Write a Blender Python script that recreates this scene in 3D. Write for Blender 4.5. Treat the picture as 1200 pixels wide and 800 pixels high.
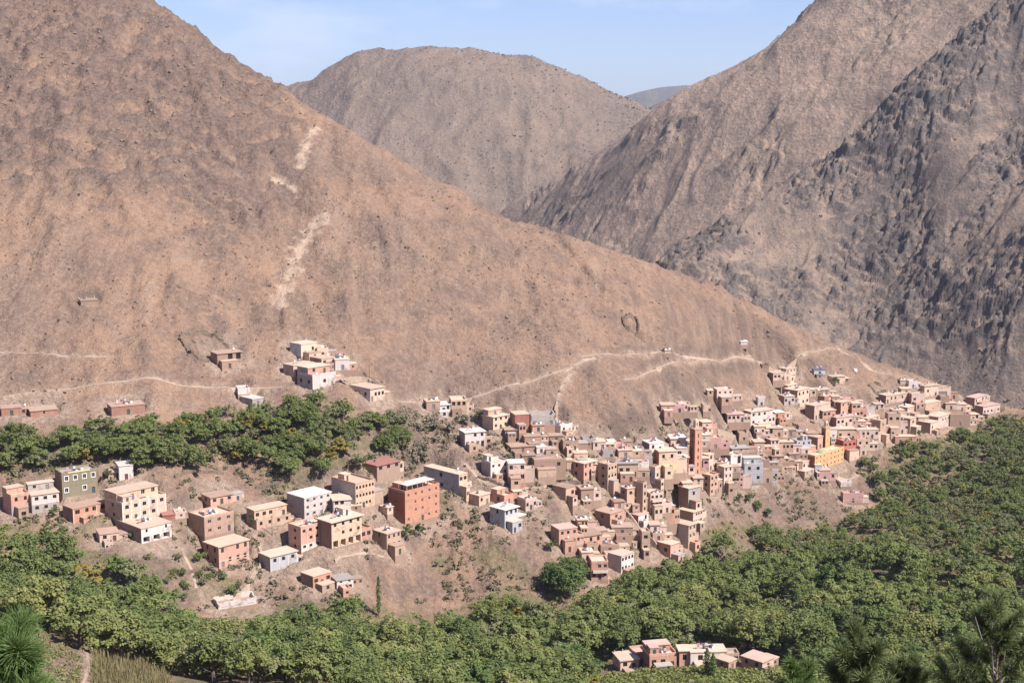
import bpy, math, random
import numpy as np
from mathutils import Vector, Matrix

# ------------------------------------------------------------------ clean
for o in list(bpy.data.objects):
    bpy.data.objects.remove(o, do_unlink=True)
scn = bpy.context.scene
col = scn.collection
random.seed(11)
rng = np.random.default_rng(11)
R = math.radians

# ------------------------------------------------------------------ camera
F_PX = 1600.0                      # focal length in pixels of a 1200 px wide frame
PITCH = math.atan(250.0 / F_PX)    # looking down into the valley
cam_d = bpy.data.cameras.new('camera')
cam_d.sensor_width = 36.0
cam_d.lens = 36.0 * F_PX / 1200.0
cam_d.clip_start = 0.3
cam_d.clip_end = 40000
cam = bpy.data.objects.new('camera', cam_d)
col.objects.link(cam)
cam.location = (0, 0, 0)
cam.rotation_euler = (math.pi / 2 - PITCH, 0, 0)
scn.camera = cam

# ------------------------------------------------------------------ world
SUN = Vector((0.545, -0.38, 0.75)).normalized()
w = bpy.data.worlds.new('World')
scn.world = w
w.use_nodes = True
nt = w.node_tree
nt.nodes.clear()
out = nt.nodes.new('ShaderNodeOutputWorld')
bg = nt.nodes.new('ShaderNodeBackground')
sky = nt.nodes.new('ShaderNodeTexSky')
sky.sky_type = 'NISHITA'
sky.sun_disc = False
sky.sun_elevation = math.asin(SUN.z)
sky.sun_rotation = math.atan2(SUN.x, SUN.y)
sky.altitude = 1400
sky.air_density = 1.0
sky.dust_density = 0.6
sky.ozone_density = 3.0
bg.inputs['Strength'].default_value = 0.071
# thin high cloud veil
tc = nt.nodes.new('ShaderNodeTexCoord')
mp = nt.nodes.new('ShaderNodeMapping')
mp.inputs['Scale'].default_value = (2.6, 2.6, 9.0)
nz = nt.nodes.new('ShaderNodeTexNoise')
nz.inputs['Scale'].default_value = 1.6
nz.inputs['Detail'].default_value = 7
nz.inputs['Roughness'].default_value = 0.62
rp = nt.nodes.new('ShaderNodeValToRGB')
rp.color_ramp.elements[0].position = 0.50
rp.color_ramp.elements[0].color = (0.0, 0.0, 0.0, 1)
rp.color_ramp.elements[1].position = 0.78
rp.color_ramp.elements[1].color = (0.62, 0.62, 0.62, 1)
mx = nt.nodes.new('ShaderNodeMix')
mx.data_type = 'RGBA'
mx.inputs['B'].default_value = (8.6, 9.0, 9.8, 1)
nt.links.new(tc.outputs['Generated'], mp.inputs['Vector'])
nt.links.new(mp.outputs['Vector'], nz.inputs['Vector'])
nt.links.new(nz.outputs['Fac'], rp.inputs['Fac'])
nt.links.new(rp.outputs['Color'], mx.inputs['Factor'])
nt.links.new(sky.outputs['Color'], mx.inputs['A'])
tint = nt.nodes.new('ShaderNodeMix')
tint.data_type = 'RGBA'; tint.blend_type = 'MULTIPLY'
tint.inputs['Factor'].default_value = 1.0
tint.inputs['B'].default_value = (0.90, 0.855, 1.04, 1)
nt.links.new(mx.outputs['Result'], tint.inputs['A'])
nt.links.new(tint.outputs['Result'], bg.inputs['Color'])
nt.links.new(bg.outputs['Background'], out.inputs['Surface'])

# ------------------------------------------------------------------ sun
sd = bpy.data.lights.new('sun', 'SUN')
sd.energy = 4.2
sd.angle = R(0.5)
sd.color = (1.0, 0.945, 0.87)
so = bpy.data.objects.new('sun', sd)
col.objects.link(so)
so.location = (200, -100, 400)
so.rotation_euler = SUN.to_track_quat('Z', 'Y').to_euler()

vs = scn.view_settings
vs.view_transform = 'Standard'
vs.look = 'None'
vs.exposure = 1.08
vs.gamma = 1.0
vs.use_curve_mapping = False

# ------------------------------------------------------------------ projection helpers
CP, SP = math.cos(PITCH), math.sin(PITCH)
def ray(px, py):
    a = (px - 600.0) / F_PX
    b = -(py - 400.0) / F_PX
    y = CP + SP * b
    return a / y, (-SP + CP * b) / y          # x and z per metre of y
def at(px, py, Y):
    a, c = ray(px, py)
    return (a * Y, Y, c * Y)
def proj(x, y, z):
    f = y * CP - z * SP
    u = y * SP + z * CP
    return 600 + F_PX * x / f, 400 - F_PX * u / f

# ------------------------------------------------------------------ noise
_prm = np.random.default_rng(5).permutation(256)
_ang = np.random.default_rng(6).random(256) * 2 * np.pi
_gx, _gy = np.cos(_ang), np.sin(_ang)
def gnoise(x, y, s=0):
    x = np.asarray(x, dtype=np.float64) + s * 37.17
    y = np.asarray(y, dtype=np.float64) - s * 91.73
    ix = np.floor(x).astype(np.int64); iy = np.floor(y).astype(np.int64)
    fx = x - ix; fy = y - iy
    ux = fx * fx * fx * (fx * (fx * 6 - 15) + 10)
    uy = fy * fy * fy * (fy * (fy * 6 - 15) + 10)
    def g(i, j, dx, dy):
        h = _prm[(_prm[i & 255] + j) & 255]
        return _gx[h] * dx + _gy[h] * dy
    a = g(ix, iy, fx, fy); b = g(ix + 1, iy, fx - 1, fy)
    c = g(ix, iy + 1, fx, fy - 1); d = g(ix + 1, iy + 1, fx - 1, fy - 1)
    return 1.5 * ((a + (b - a) * ux) + ((c + (d - c) * ux) - (a + (b - a) * ux)) * uy)
def fbm(x, y, o=5, s=0, r=0.5):
    t = 0; a = 1; f = 1; n = 0
    for k in range(o):
        t = t + a * gnoise(x * f, y * f, s + k); n += a; a *= r; f *= 2.03
    return t / n
def ridged(x, y, o=4, s=0, r=0.5):
    t = 0; a = 1; f = 1; n = 0
    for k in range(o):
        v = 1 - np.abs(gnoise(x * f, y * f, s + k)) * 1.6
        t = t + a * v * np.abs(v); n += a; a *= r; f *= 2.1
    return t / n
def sstep(a, b, x):
    t = np.clip((x - a) / (b - a), 0, 1)
    return t * t * (3 - 2 * t)

# ------------------------------------------------------------------ thin plate spline
class TPS:
    def __init__(self, pts, lam=2.0):
        p = np.array(pts, dtype=np.float64)
        self.sc = 100.0
        self.p = p[:, :2] / self.sc
        n = len(p)
        K = self.k(self.p, self.p) + np.eye(n) * lam * 1e-3
        P = np.c_[np.ones(n), self.p]
        A = np.zeros((n + 3, n + 3))
        A[:n, :n] = K; A[:n, n:] = P; A[n:, :n] = P.T
        self.w = np.linalg.solve(A, np.r_[p[:, 2], 0, 0, 0])
    @staticmethod
    def k(a, b):
        d2 = ((a[:, None, :] - b[None, :, :]) ** 2).sum(-1)
        return np.where(d2 > 1e-12, 0.5 * d2 * np.log(np.maximum(d2, 1e-12)), 0)
    def __call__(self, x, y):
        sh = np.shape(x)
        q = np.c_[np.ravel(x), np.ravel(y)] / self.sc
        r = np.empty(len(q))
        for i in range(0, len(q), 40000):
            c = q[i:i + 40000]
            r[i:i + 40000] = self.k(c, self.p) @ self.w[:-3] + self.w[-3] + c @ self.w[-2:]
        return r.reshape(sh)

# ------------------------------------------------------------------ mesh helpers
def mesh_np(name, V, Fq, mats=(), smooth=False, mi=None):
    """V (n,3) array; Fq (m,3|4) array"""
    me = bpy.data.meshes.new(name)
    V = np.asarray(V, dtype=np.float32); Fq = np.asarray(Fq, dtype=np.int32)
    k = Fq.shape[1]
    me.vertices.add(len(V)); me.vertices.foreach_set('co', V.ravel())
    me.loops.add(Fq.size); me.loops.foreach_set('vertex_index', Fq.ravel())
    me.polygons.add(len(Fq))
    me.polygons.foreach_set('loop_start', np.arange(0, Fq.size, k, dtype=np.int32))
    try:
        me.polygons.foreach_set('loop_total', np.full(len(Fq), k, dtype=np.int32))
    except Exception:
        pass
    if smooth:
        me.polygons.foreach_set('use_smooth', np.ones(len(Fq), dtype=bool))
    for m in mats:
        me.materials.append(m)
    if mi is not None:
        me.polygons.foreach_set('material_index', np.asarray(mi, dtype=np.int32))
    me.update(calc_edges=True)
    return me
def link(name, me, parent=None, loc=None, rot=None, scale=None):
    o = bpy.data.objects.new(name, me)
    col.objects.link(o)
    if parent is not None: o.parent = parent
    if loc is not None: o.location = loc
    if rot is not None: o.rotation_euler = rot
    if scale is not None: o.scale = scale
    return o
def tag(o, label=None, cat=None, group=None, kind=None):
    if label: o['label'] = label
    if cat: o['category'] = cat
    if group: o['group'] = group
    if kind: o['kind'] = kind
    return o
class MB:
    """collects quads / triangles with a material index"""
    def __init__(s): s.v = []; s.f = []; s.m = []
    def quad(s, a, b, c, d, m=0):
        n = len(s.v); s.v += [a, b, c, d]; s.f.append((n, n + 1, n + 2, n + 3)); s.m.append(m)
    def tri(s, a, b, c, m=0):
        n = len(s.v); s.v += [a, b, c]; s.f.append((n, n + 1, n + 2)); s.m.append(m)
    def box(s, x0, x1, y0, y1, z0, z1, m=0, bottom=True):
        p = [(x, y, z) for z in (z0, z1) for y in (y0, y1) for x in (x0, x1)]
        n = len(s.v); s.v += p
        fs = [(0, 1, 5, 4), (1, 3, 7, 5), (3, 2, 6, 7), (2, 0, 4, 6), (4, 5, 7, 6)]
        if bottom: fs.append((0, 2, 3, 1))
        for f in fs:
            s.f.append(tuple(n + i for i in f)); s.m.append(m)
    def tube(s, pts, rad, k=6, m=0, cap=True):
        rings = []
        for i, p in enumerate(pts):
            p = Vector(p)
            d = (Vector(pts[min(i + 1, len(pts) - 1)]) - Vector(pts[max(i - 1, 0)])).normalized()
            a = d.orthogonal().normalized(); b = d.cross(a)
            n = len(s.v); rings.append(n)
            for j in range(k):
                t = 2 * math.pi * j / k
                s.v.append(tuple(p + (a * math.cos(t) + b * math.sin(t)) * rad[i]))
        for i in range(len(pts) - 1):
            for j in range(k):
                s.f.append((rings[i] + j, rings[i] + (j + 1) % k, rings[i + 1] + (j + 1) % k, rings[i + 1] + j)); s.m.append(m)
        if cap:
            s.f.append(tuple(rings[-1] + j for j in range(k))); s.m.append(m)
            s.f.append(tuple(rings[0] + j for j in reversed(range(k)))); s.m.append(m)
    def mesh(s, name, mats, smooth=False):
        me = bpy.data.meshes.new(name)
        me.from_pydata([tuple(v) for v in s.v], [], s.f)
        for m in mats: me.materials.append(m)
        me.polygons.foreach_set('material_index', s.m)
        if smooth: me.polygons.foreach_set('use_smooth', [True] * len(s.f))
        me.update()
        return me

# ------------------------------------------------------------------ material helpers
class NT:
    def __init__(s, name):
        s.m = bpy.data.materials.new(name); s.m.use_nodes = True
        s.t = s.m.node_tree; s.t.nodes.clear()
        s.out = s.t.nodes.new('ShaderNodeOutputMaterial')
    def n(s, ty, **kw):
        x = s.t.nodes.new(ty)
        for k, v in kw.items():
            if k in x.inputs: x.inputs[k].default_value = v
            else: setattr(x, k, v)
        return x
    def l(s, a, b): s.t.links.new(a, b)
    def pos(s):
        if not hasattr(s, '_p'): s._p = s.n('ShaderNodeNewGeometry')
        return s._p.outputs['Position']
    def obj(s):
        if not hasattr(s, '_o'): s._o = s.n('ShaderNodeTexCoord')
        return s._o.outputs['Object']
    def noise(s, vec, scale, detail=4, rough=0.55, dist=0.0, sc=None):
        if sc is not None:
            mp = s.n('ShaderNodeMapping'); mp.inputs['Scale'].default_value = sc
            s.l(vec, mp.inputs['Vector']); vec = mp.outputs['Vector']
        x = s.n('ShaderNodeTexNoise')
        x.inputs['Scale'].default_value = scale; x.inputs['Detail'].default_value = detail
        x.inputs['Roughness'].default_value = rough; x.inputs['Distortion'].default_value = dist
        s.l(vec, x.inputs['Vector'])
        return x.outputs['Fac']
    def ramp(s, fac, stops):
        x = s.n('ShaderNodeValToRGB'); r = x.color_ramp
        while len(r.elements) < len(stops): r.elements.new(0.5)
        for e, (p, c) in zip(r.elements, stops):
            e.position = p
            e.color = (c, c, c, 1) if isinstance(c, (int, float)) else (*c, 1)
        s.l(fac, x.inputs['Fac'])
        return x.outputs['Color']
    def mix(s, fac, a, b, mode='MIX'):
        x = s.n('ShaderNodeMix'); x.data_type = 'RGBA'; x.blend_type = mode
        for v, k in ((fac, 'Factor'), (a, 'A'), (b, 'B')):
            if isinstance(v, (int, float)):
                x.inputs[k].default_value = v if k == 'Factor' else (v, v, v, 1)
            elif isinstance(v, tuple): x.inputs[k].default_value = (*v, 1)
            else: s.l(v, x.inputs[k])
        return x.outputs['Result']
    def math(s, op, a, b=None):
        x = s.n('ShaderNodeMath'); x.operation = op
        for i, v in enumerate((a, b)):
            if v is None: continue
            if isinstance(v, (int, float)): x.inputs[i].default_value = v
            else: s.l(v, x.inputs[i])
        return x.outputs[0]
    def attr(s, name):
        x = s.n('ShaderNodeAttribute'); x.attribute_name = name
        return x.outputs['Fac']
    def bump(s, h, strength, dist):
        x = s.n('ShaderNodeBump'); x.inputs['Strength'].default_value = strength
        x.inputs['Distance'].default_value = dist; s.l(h, x.inputs['Height'])
        return x.outputs['Normal']
    def pbr(s, colr, rough=0.9, nrm=None, spec=0.2):
        b = s.n('ShaderNodeBsdfPrincipled')
        if isinstance(colr, tuple): b.inputs['Base Color'].default_value = (*colr, 1)
        else: s.l(colr, b.inputs['Base Color'])
        b.inputs['Roughness'].default_value = rough
        b.inputs['Specular IOR Level'].default_value = spec
        if nrm is not None: s.l(nrm, b.inputs['Normal'])
        s.l(b.outputs[0], s.out.inputs['Surface'])
        return b

# ================================================================== TERRAIN MATERIALS
def rock_ground(name, cols, rock, pale, scale=1.0, masks=True, bump=1.0, streak=-0.34, blocky=0.5, stk=0.8):
    m = NT(name); p = m.pos()
    big = m.noise(p, 0.012 / scale, 5, 0.6, 0.6)
    mid = m.noise(p, 0.075 / scale, 6, 0.62, 0.4)
    fine = m.noise(p, 0.55 / scale, 5, 0.68)
    grit = m.noise(p, 1.9 / scale, 3, 0.7)
    c = m.ramp(big, [(0.40, cols[0]), (0.5, cols[1]), (0.60, cols[2])])
    c = m.mix(m.ramp(mid, [(0.42, 0.0), (0.66, 0.75)]), c, rock)
    c = m.mix(m.ramp(fine, [(0.45, 0.0), (0.72, 0.65)]), c, pale)
    c = m.mix(m.ramp(fine, [(0.28, 0.55), (0.46, 0.0)]), c, rock)
    # steep faces show bare rock
    g = m.n('ShaderNodeNewGeometry')
    sx = m.n('ShaderNodeSeparateXYZ'); m.l(g.outputs['Normal'], sx.inputs[0])
    steep = m.ramp(sx.outputs['Z'], [(0.50, 0.8), (0.74, 0.0)])
    c = m.mix(steep, c, rock)
    # rills and stone stripes that follow the fall line
    mp = m.n('ShaderNodeMapping'); mp.inputs['Rotation'].default_value = (0, 0, streak); mp.inputs['Scale'].default_value = (1, .16, .16)
    m.l(p, mp.inputs['Vector'])
    stn = m.noise(mp.outputs['Vector'], 0.20 / scale, 5, 0.65, 0.7)
    c = m.mix(m.ramp(stn, [(0.50, 0.0), (0.70, 0.6 * stk)]), c, pale)
    c = m.mix(m.ramp(stn, [(0.30, 0.5 * stk), (0.46, 0.0)]), c, rock)
    vo = m.n('ShaderNodeTexVoronoi'); vo.feature = 'F1'; vo.inputs['Scale'].default_value = 0.28 / scale
    dv = m.n('ShaderNodeMapping'); m.l(p, dv.inputs['Vector'])
    nv = m.n('ShaderNodeTexNoise'); nv.inputs['Scale'].default_value = 0.25 / scale; nv.inputs['Detail'].default_value = 4; m.l(p, nv.inputs['Vector'])
    va = m.n('ShaderNodeVectorMath'); va.operation = 'MULTIPLY_ADD'; va.inputs[1].default_value = (5 * scale, 5 * scale, 5 * scale)
    m.l(nv.outputs['Color'], va.inputs[0]); m.l(p, va.inputs[2]); m.l(va.outputs[0], vo.inputs['Vector'])
    cg = m.attr('crag')
    c = m.mix(m.math('MULTIPLY', cg, m.ramp(mid, [(0.25, 0.35), (0.6, 1.0)])), c, m.mix(m.ramp(fine, [(0.35, 0.0), (0.65, 1.0)]), tuple(v * 0.72 for v in rock), tuple(v * 1.35 for v in rock)))
    if masks:
        dry = m.mix(m.ramp(fine, [(0.35, 0.0), (0.65, 1.0)]), (0.085, 0.09, 0.042), (0.19, 0.16, 0.085))
        c = m.mix(m.attr('green'), c, dry)
        c = m.mix(m.attr('pale'), c, m.mix(fine, (0.33, 0.24, 0.178), (0.50, 0.375, 0.285)))
        c = m.mix(m.attr('dust'), c, m.mix(m.ramp(fine, [(0.35, 0.0), (0.65, 1.0)]), (0.23, 0.165, 0.125), (0.40, 0.30, 0.235)))
    # stones: speckle of value
    c = m.mix(1.0, c, m.ramp(grit, [(0.30, 0.66), (0.5, 1.0), (0.70, 1.2)]), 'MULTIPLY')
    h = m.math('ADD', m.math('ADD', m.math('MULTIPLY', fine, 1.5), m.math('MULTIPLY', grit, 0.45)), m.math('ADD', m.math('MULTIPLY', vo.outputs['Distance'], blocky), m.math('MULTIPLY', stn, 0.8)))
    m.pbr(c, 0.95, m.bump(h, 0.75 * bump, 1.2 * scale), 0.1)
    return m.m
M_HILL = rock_ground('hillside_earth', [(0.200, 0.134, 0.104), (0.250, 0.156, 0.110), (0.278, 0.172, 0.116)],
                     (0.140, 0.100, 0.084), (0.325, 0.230, 0.170))
M_BACK = rock_ground('warm_scree', [(0.315, 0.228, 0.178), (0.35, 0.248, 0.19), (0.38, 0.262, 0.20)],
                     (0.180, 0.142, 0.118), (0.41, 0.30, 0.228), 1.7, False, 1.0, 0.9, 0.9, 0.5)
M_RIGHT = rock_ground('crag_rock', [(0.255, 0.190, 0.148), (0.285, 0.206, 0.157), (0.31, 0.22, 0.165)],
                      (0.128, 0.108, 0.102), (0.35, 0.262, 0.21), 1.1, False, 1.2, 0.9, 0.55, 0.35)
M_DOME = rock_ground('dome_rock', [(0.20, 0.148, 0.12), (0.22, 0.162, 0.13), (0.235, 0.17, 0.133)],
                     (0.15, 0.118, 0.104), (0.27, 0.205, 0.165), 2.6, False, 1.1)
M_FAR = rock_ground('far_rock', [(0.12, 0.105, 0.09), (0.14, 0.12, 0.10), (0.16, 0.13, 0.11)],
                    (0.09, 0.08, 0.075), (0.19, 0.16, 0.13), 9.0, False, 0.7)

# ================================================================== HILLSIDE + VALLEY (one sheet)
HP = []
RIDGE = []
def climb(start, steps, ridge=True):
    """ground profile up the slope: start (px, py, Y), then (px, py, gradient) as far as the skyline"""
    px, py, Y = start
    HP.append(at(px, py, Y)); c0 = ray(px, py)[1]
    for (px, py, g) in steps:
        c1 = ray(px, py)[1]
        Y = g if g > 10 else Y * (g - c0) / (g - c1)
        c0 = c1
        HP.append(at(px, py, Y))
    if ridge: RIDGE.append((px, py, Y))
climb((-160, 640, 405), [(-160, 545, .5), (-160, 465, .45), (-160, 250, .6), (-160, 0, .62)])
climb((0, 640, 405), [(10, 605, .45), (0, 545, .5), (0, 465, .45), (0, 350, .58), (0, 250, .6), (0, 100, .62), (0, 0, .64)])
climb((100, 650, 405), [(100, 605, .4), (100, 545, .5), (90, 455, .45)], False)
climb((180, 650, 408), [(180, 610, .45), (165, 545, .5), (165, 449, .45), (165, 350, .58), (165, 250, .6), (165, 150, .62), (165, 0, .64)])
climb((240, 449, 506), [(245, 52, .605)])
climb((265, 690, 412), [(265, 665, .5), (300, 610, .42), (300, 545, .5), (300, 450, .45), (330, 350, .58), (330, 250, .6), (330, 105, .62)])
climb((390, 690, 418), [(390, 640, .55), (370, 600, .45), (430, 560, .4), (430, 470, .45), (450, 320, .58), (450, 180, 668)])
climb((500, 700, 440), [(487, 615, .6), (480, 545, .5), (520, 470, .45), (520, 220, 662)])
climb((560, 690, 448), [(590, 618, .6), (580, 560, .5), (600, 500, .5), (600, 370, .58), (600, 262, 656)])
climb((640, 690, 455), [(655, 640, .5), (680, 562, .5), (690, 500, .5), (690, 400, .58), (690, 290, 664)])
climb((730, 672, 475), [(750, 600, .5), (740, 545, .5), (760, 505, .5), (780, 322, 676)])
climb((800, 645, 515), [(815, 590, .5), (810, 555, .45), (810, 500, .45), (820, 470, .45), (850, 350, 696)])
climb((870, 600, 575), [(872, 566, .65), (880, 500, .45), (870, 465, .48), (900, 370, 714)])
climb((950, 605, 600), [(955, 553, .65), (950, 475, .45), (921, 444, .45), (940, 389, .55)])
climb((1000, 590, 620), [(1000, 540, .5), (1000, 490, .45), (985, 409, .5)])
climb((1050, 520, 675), [(1060, 470, .45), (1050, 438, .45)])
climb((1110, 505, 700), [(1110, 455, .45)])
climb((1150, 489, 735), [(1170, 474, .4)])
for a in [
    # valley floor
    (500, 715, 432), (300, 715, 408), (200, 680, 408), (0, 700, 372), (100, 740, 365), (250, 760, 370), (400, 780, 366), (600, 800, 360),
    (800, 785, 350), (1000, 790, 346), (1200, 760, 360), (700, 720, 425), (900, 680, 480), (1050, 640, 530), (1010, 608, 600),
    (1200, 600, 562), (1200, 680, 440), (1100, 570, 640), (1200, 520, 682), (1120, 530, 668), (1200, 488, 730),
    (1400, 500, 650), (1400, 690, 420), (1400, 620, 520), (1320, 486, 735),
    # near spur at the lower left
    (30, 742, 250), (100, 765, 262), (60, 800, 225), (-100, 720, 240), (150, 800, 290), (170, 775, 312), (-160, 700, 330),
]:
    HP.append(at(*a))
# far side of the ridge
for (px, py, Y) in RIDGE:
    x, y, z = at(px, py, Y)
    if px > 100:
        HP.append((x + 15, y + 75, z - 40)); HP.append((x + 20, y + 190, max(z - 120, -235)))
    else:
        HP.append((x, y + 60, z + 20)); HP.append((x, y + 220, z - 70))
x, y, z = at(1200, 488, 730)
HP += [(x + 10, 800, -188), (x + 70, 860, -205), (x + 150, 800, -185), (x + 30, 960, -225), (420, 900, -222)]
# slope the viewer stands on
for X in (-150, -60, 0, 60, 150):
    k = -0.10 * abs(X) if X > 0 else -0.04 * abs(X)
    HP += [(X, -60, 16 + k), (X, 0, -1.8 + k * .4), (X, 14, -8.2 + k * .4), (X, 50, -27 + k * .5), (X, 100, -52 + k * .4), (X, 180, -86 + k * .3)]
HP += [(0, 250, -120), (60, 250, -118), (150, 250, -118), (0, 300, -136), (80, 300, -136), (180, 300, -134), (-30, 250, -112), (-50, 300, -126), (320, 250, -112), (-300, 250, -80)]
tps = TPS(HP, 1.5)

def axis(segs):
    r = []
    for a, b, st in segs:
        r += list(np.linspace(a, b, max(1, int(round((b - a) / st))), endpoint=False))
    r.append(segs[-1][1])
    return np.array(r)
AX = axis([(-420, -310, 6), (-310, 330, 1.35), (330, 560, 6)])
AY = axis([(-70, 210, 5), (210, 340, 2.2), (340, 780, 1.35), (780, 905, 2.2), (905, 1010, 7)])
GX, GY = np.meshgrid(AX, AY)
Z0 = tps(GX, GY)
sl = np.gradient(Z0, AY, axis=0) ** 2 + np.gradient(Z0, AX, axis=1) ** 2
sl = np.sqrt(sl)
wx = GX + 9 * gnoise(GX / 45, GY / 45, 3); wy = GY + 9 * gnoise(GX / 45, GY / 45, 4)
steep = sstep(0.28, 0.55, sl) * sstep(330, 420, GY)
hillm = sstep(-108, -84, Z0) * sstep(430, 500, GY)              # the open hill above the village
hillm = np.maximum(hillm, sstep(585, 640, GY) * sstep(0.35, 0.55, sl))
dn = GX * 0.35 + GY                                               # rough fall line
fx, fy = wx * 0.94 + wy * 0.33, -wx * 0.33 + wy * 0.94          # across / along the fall line
gul = ridged(fx / 36, fy / 190, 4, 21)
rill = ridged(fx / 11, fy / 55, 3, 25)
det = fbm(wx / 26, wy / 34, 6, 31, 0.58)
crag = ridged(wx / 17, wy / 13, 5, 41, 0.62)
top_left = sstep(-45, 50, Z0) * sstep(-70, -190, GX)
cragm = sstep(0.05, 0.45, fbm(GX / 110, GY / 110, 3, 55) + top_left * 0.75 + 0.30 * sstep(-75, -20, Z0) * sstep(-60, -120, GX)) * hillm
rough = sstep(-0.25, 0.35, fbm(GX / 60, GY / 60, 3, 57))
ZZ = Z0 + hillm * ((gul - 0.45) * 4.0 + (rill - 0.45) * 1.3 * (0.3 + rough)) + det * (1.0 + 1.9 * hillm + 1.2 * steep) + cragm * (crag - 0.4) * 6.5
ZZ += fbm(wx / 6.5, wy / 4.6, 4, 61, 0.6) * (0.25 + 0.5 * steep + 1.1 * hillm * (0.35 + 0.9 * rough))
ZZ += ridged(wx / 3.9, wy / 4.6, 2, 63) * hillm * (0.10 + 0.25 * rough + 1.0 * cragm)
# eroded bank between the houses and the orchards
bank = steep * (1 - hillm) * sstep(-90, -40, GX)
bankr = ridged((wx + 0.5 * wy) / 14, (wy - 0.4 * wx) / 42, 4, 71, 0.6)
ZZ += bank * (bankr - 0.4) * 3.6
near = sstep(40, 160, GY)
ZZ = Z0 + (ZZ - Z0) * near
pale = np.zeros_like(ZZ); green = np.zeros_like(ZZ); dust = np.zeros_like(ZZ)

def bil(x, y):
    i = int(np.searchsorted(AX, x) - 1); j = int(np.searchsorted(AY, y) - 1)
    i = min(max(i, 0), len(AX) - 2); j = min(max(j, 0), len(AY) - 2)
    u = (x - AX[i]) / (AX[i + 1] - AX[i]); v = (y - AY[j]) / (AY[j + 1] - AY[j])
    return ((ZZ[j, i] * (1 - u) + ZZ[j, i + 1] * u) * (1 - v) + (ZZ[j + 1, i] * (1 - u) + ZZ[j + 1, i + 1] * u) * v)
def cast(px, py, ymin=205.0, step=1.0):
    a, c = ray(px, py)
    ys = np.arange(ymin, 1000, step); 
    prev = None
    for y in ys:
        d = c * y - bil(a * y, y)
        if d < 0:
            if prev is None: return (a * y, y, bil(a * y, y))
            lo, hi = y - step, y
            for _ in range(12):
                m = 0.5 * (lo + hi)
                if c * m - bil(a * m, m) < 0: hi = m
                else: lo = m
            return (a * hi, hi, bil(a * hi, hi))
        prev = d
    y = 760.0
    return (a * y, y, c * y)
def window(x, y, r):
    i0, i1 = np.searchsorted(AX, x - r), np.searchsorted(AX, x + r)
    j0, j1 = np.searchsorted(AY, y - r), np.searchsorted(AY, y + r)
    return slice(j0, j1), slice(i0, i1)
def resample(P, st):
    r = [Vector(P[0])]
    for a, b in zip(P[:-1], P[1:]):
        a = Vector(a); b = Vector(b); n = max(1, int((b - a).length / st))
        for k in range(1, n + 1): r.append(a.lerp(b, k / n))
    return r
def smooth_line(P, it=3):
    P = [Vector(p) for p in P]
    for _ in range(it):
        Q = [P[0]]
        for a, b in zip(P[:-1], P[1:]):
            Q += [a.lerp(b, .25), a.lerp(b, .75)]
        Q.append(P[-1]); P = Q
    return P
def pixline(pts):
    return smooth_line([cast(px, py) for px, py in pts], 2)
def stroke(arr, line, r, val=1.0, soft=0.6, rag=0.0):
    for p in resample(line, 1.2):
        s = window(p.x, p.y, r + 2)
        d = np.hypot(GX[s] - p.x, GY[s] - p.y)
        if rag: d = d + rag * gnoise(GX[s] / 4, GY[s] / 4, 9) + 0.6 * rag * gnoise(GX[s] / 1.7, GY[s] / 1.7, 8)
        arr[s] = np.maximum(arr[s], val * (1 - sstep(r * (1 - soft), r, d)))
def carve(line, r, depth):
    g = np.zeros_like(ZZ)
    stroke(g, line, r, 1.0, 1.0, r * 0.25)
    ZZ[:] = ZZ - g * depth

# gullies on the open hill
for pts, r, d in [([(648, 272), (672, 300), (700, 335), (728, 366), (750, 394)], 4.5, 3.0),
                  ([(655, 300), (690, 322), (720, 352)], 3, 1.5),
                  ([(440, 215), (470, 260), (520, 300)], 4, 1.6), ([(300, 245), (330, 330), (322, 380)], 5, 1.6),
                  ([(455, 445), (480, 455), (500, 462)], 4, 2.0)]:
    carve(pixline(pts), r, d)
# bare landslip scars of pale earth
for pts, r in [([(378, 256), (362, 275), (348, 300), (335, 330), (328, 355)], 3.9), ([(372, 258), (384, 258)], 2.6),
               ([(372, 150), (358, 170), (352, 195)], 2.4), ([(320, 210), (332, 214), (342, 220)], 2.2),
               ]:
    ln = pixline(pts); stroke(pale, ln, r, 0.9, 0.7, r * 0.9)

# ------------------------------------------------------------------ roads: benches cut into the slope
ROADS = [
    ('dirt_road', [(-60, 474), (0, 464), (60, 455), (120, 450), (200, 447), (290, 449), (345, 449)], 2.6),
    ('dirt_road', [(394, 446), (402, 441), (428, 439), (436, 446)], 1.6),
    ('dirt_road', [(470, 470), (505, 469), (545, 466), (600, 455), (640, 441), (672, 430), (692, 425), (698, 421)], 2.0),
    ('dirt_road', [(680, 417), (720, 416), (760, 416), (850, 416), (940, 413), (984, 409)], 1.7),
    ('footpath', [(690, 577), (720, 582), (748, 612), (770, 638)], 1.2),
    ('footpath', [(302, 632), (308, 650), (298, 676), (272, 702)], 1.5),
    ('footpath', [(207, 640), (222, 655), (230, 690)], 1.2),
    ('footpath', [(545, 540), (565, 566), (600, 575), (640, 566)], 1.2),
    ('footpath', [(980, 558), (1004, 556), (1020, 548)], 2.4),
    ('footpath', [(840, 500), (870, 512), (905, 505), (935, 497), (975, 505)], 1.2),
    ('footpath', [(392, 655), (425, 648), (450, 652)], 1.1),
    ('footpath', [(732, 444), (762, 434), (800, 424), (850, 419), (880, 416)], 1.3),
    ('footpath', [(650, 482), (655, 462), (660, 448), (670, 436)], 1.4),
    ('dirt_road', [(984, 409), (1012, 424), (1022, 436), (1046, 439)], 2.6),
    ('footpath', [(0, 412), (70, 416), (130, 418)], 0.8),
]
road_lines = []
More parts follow.
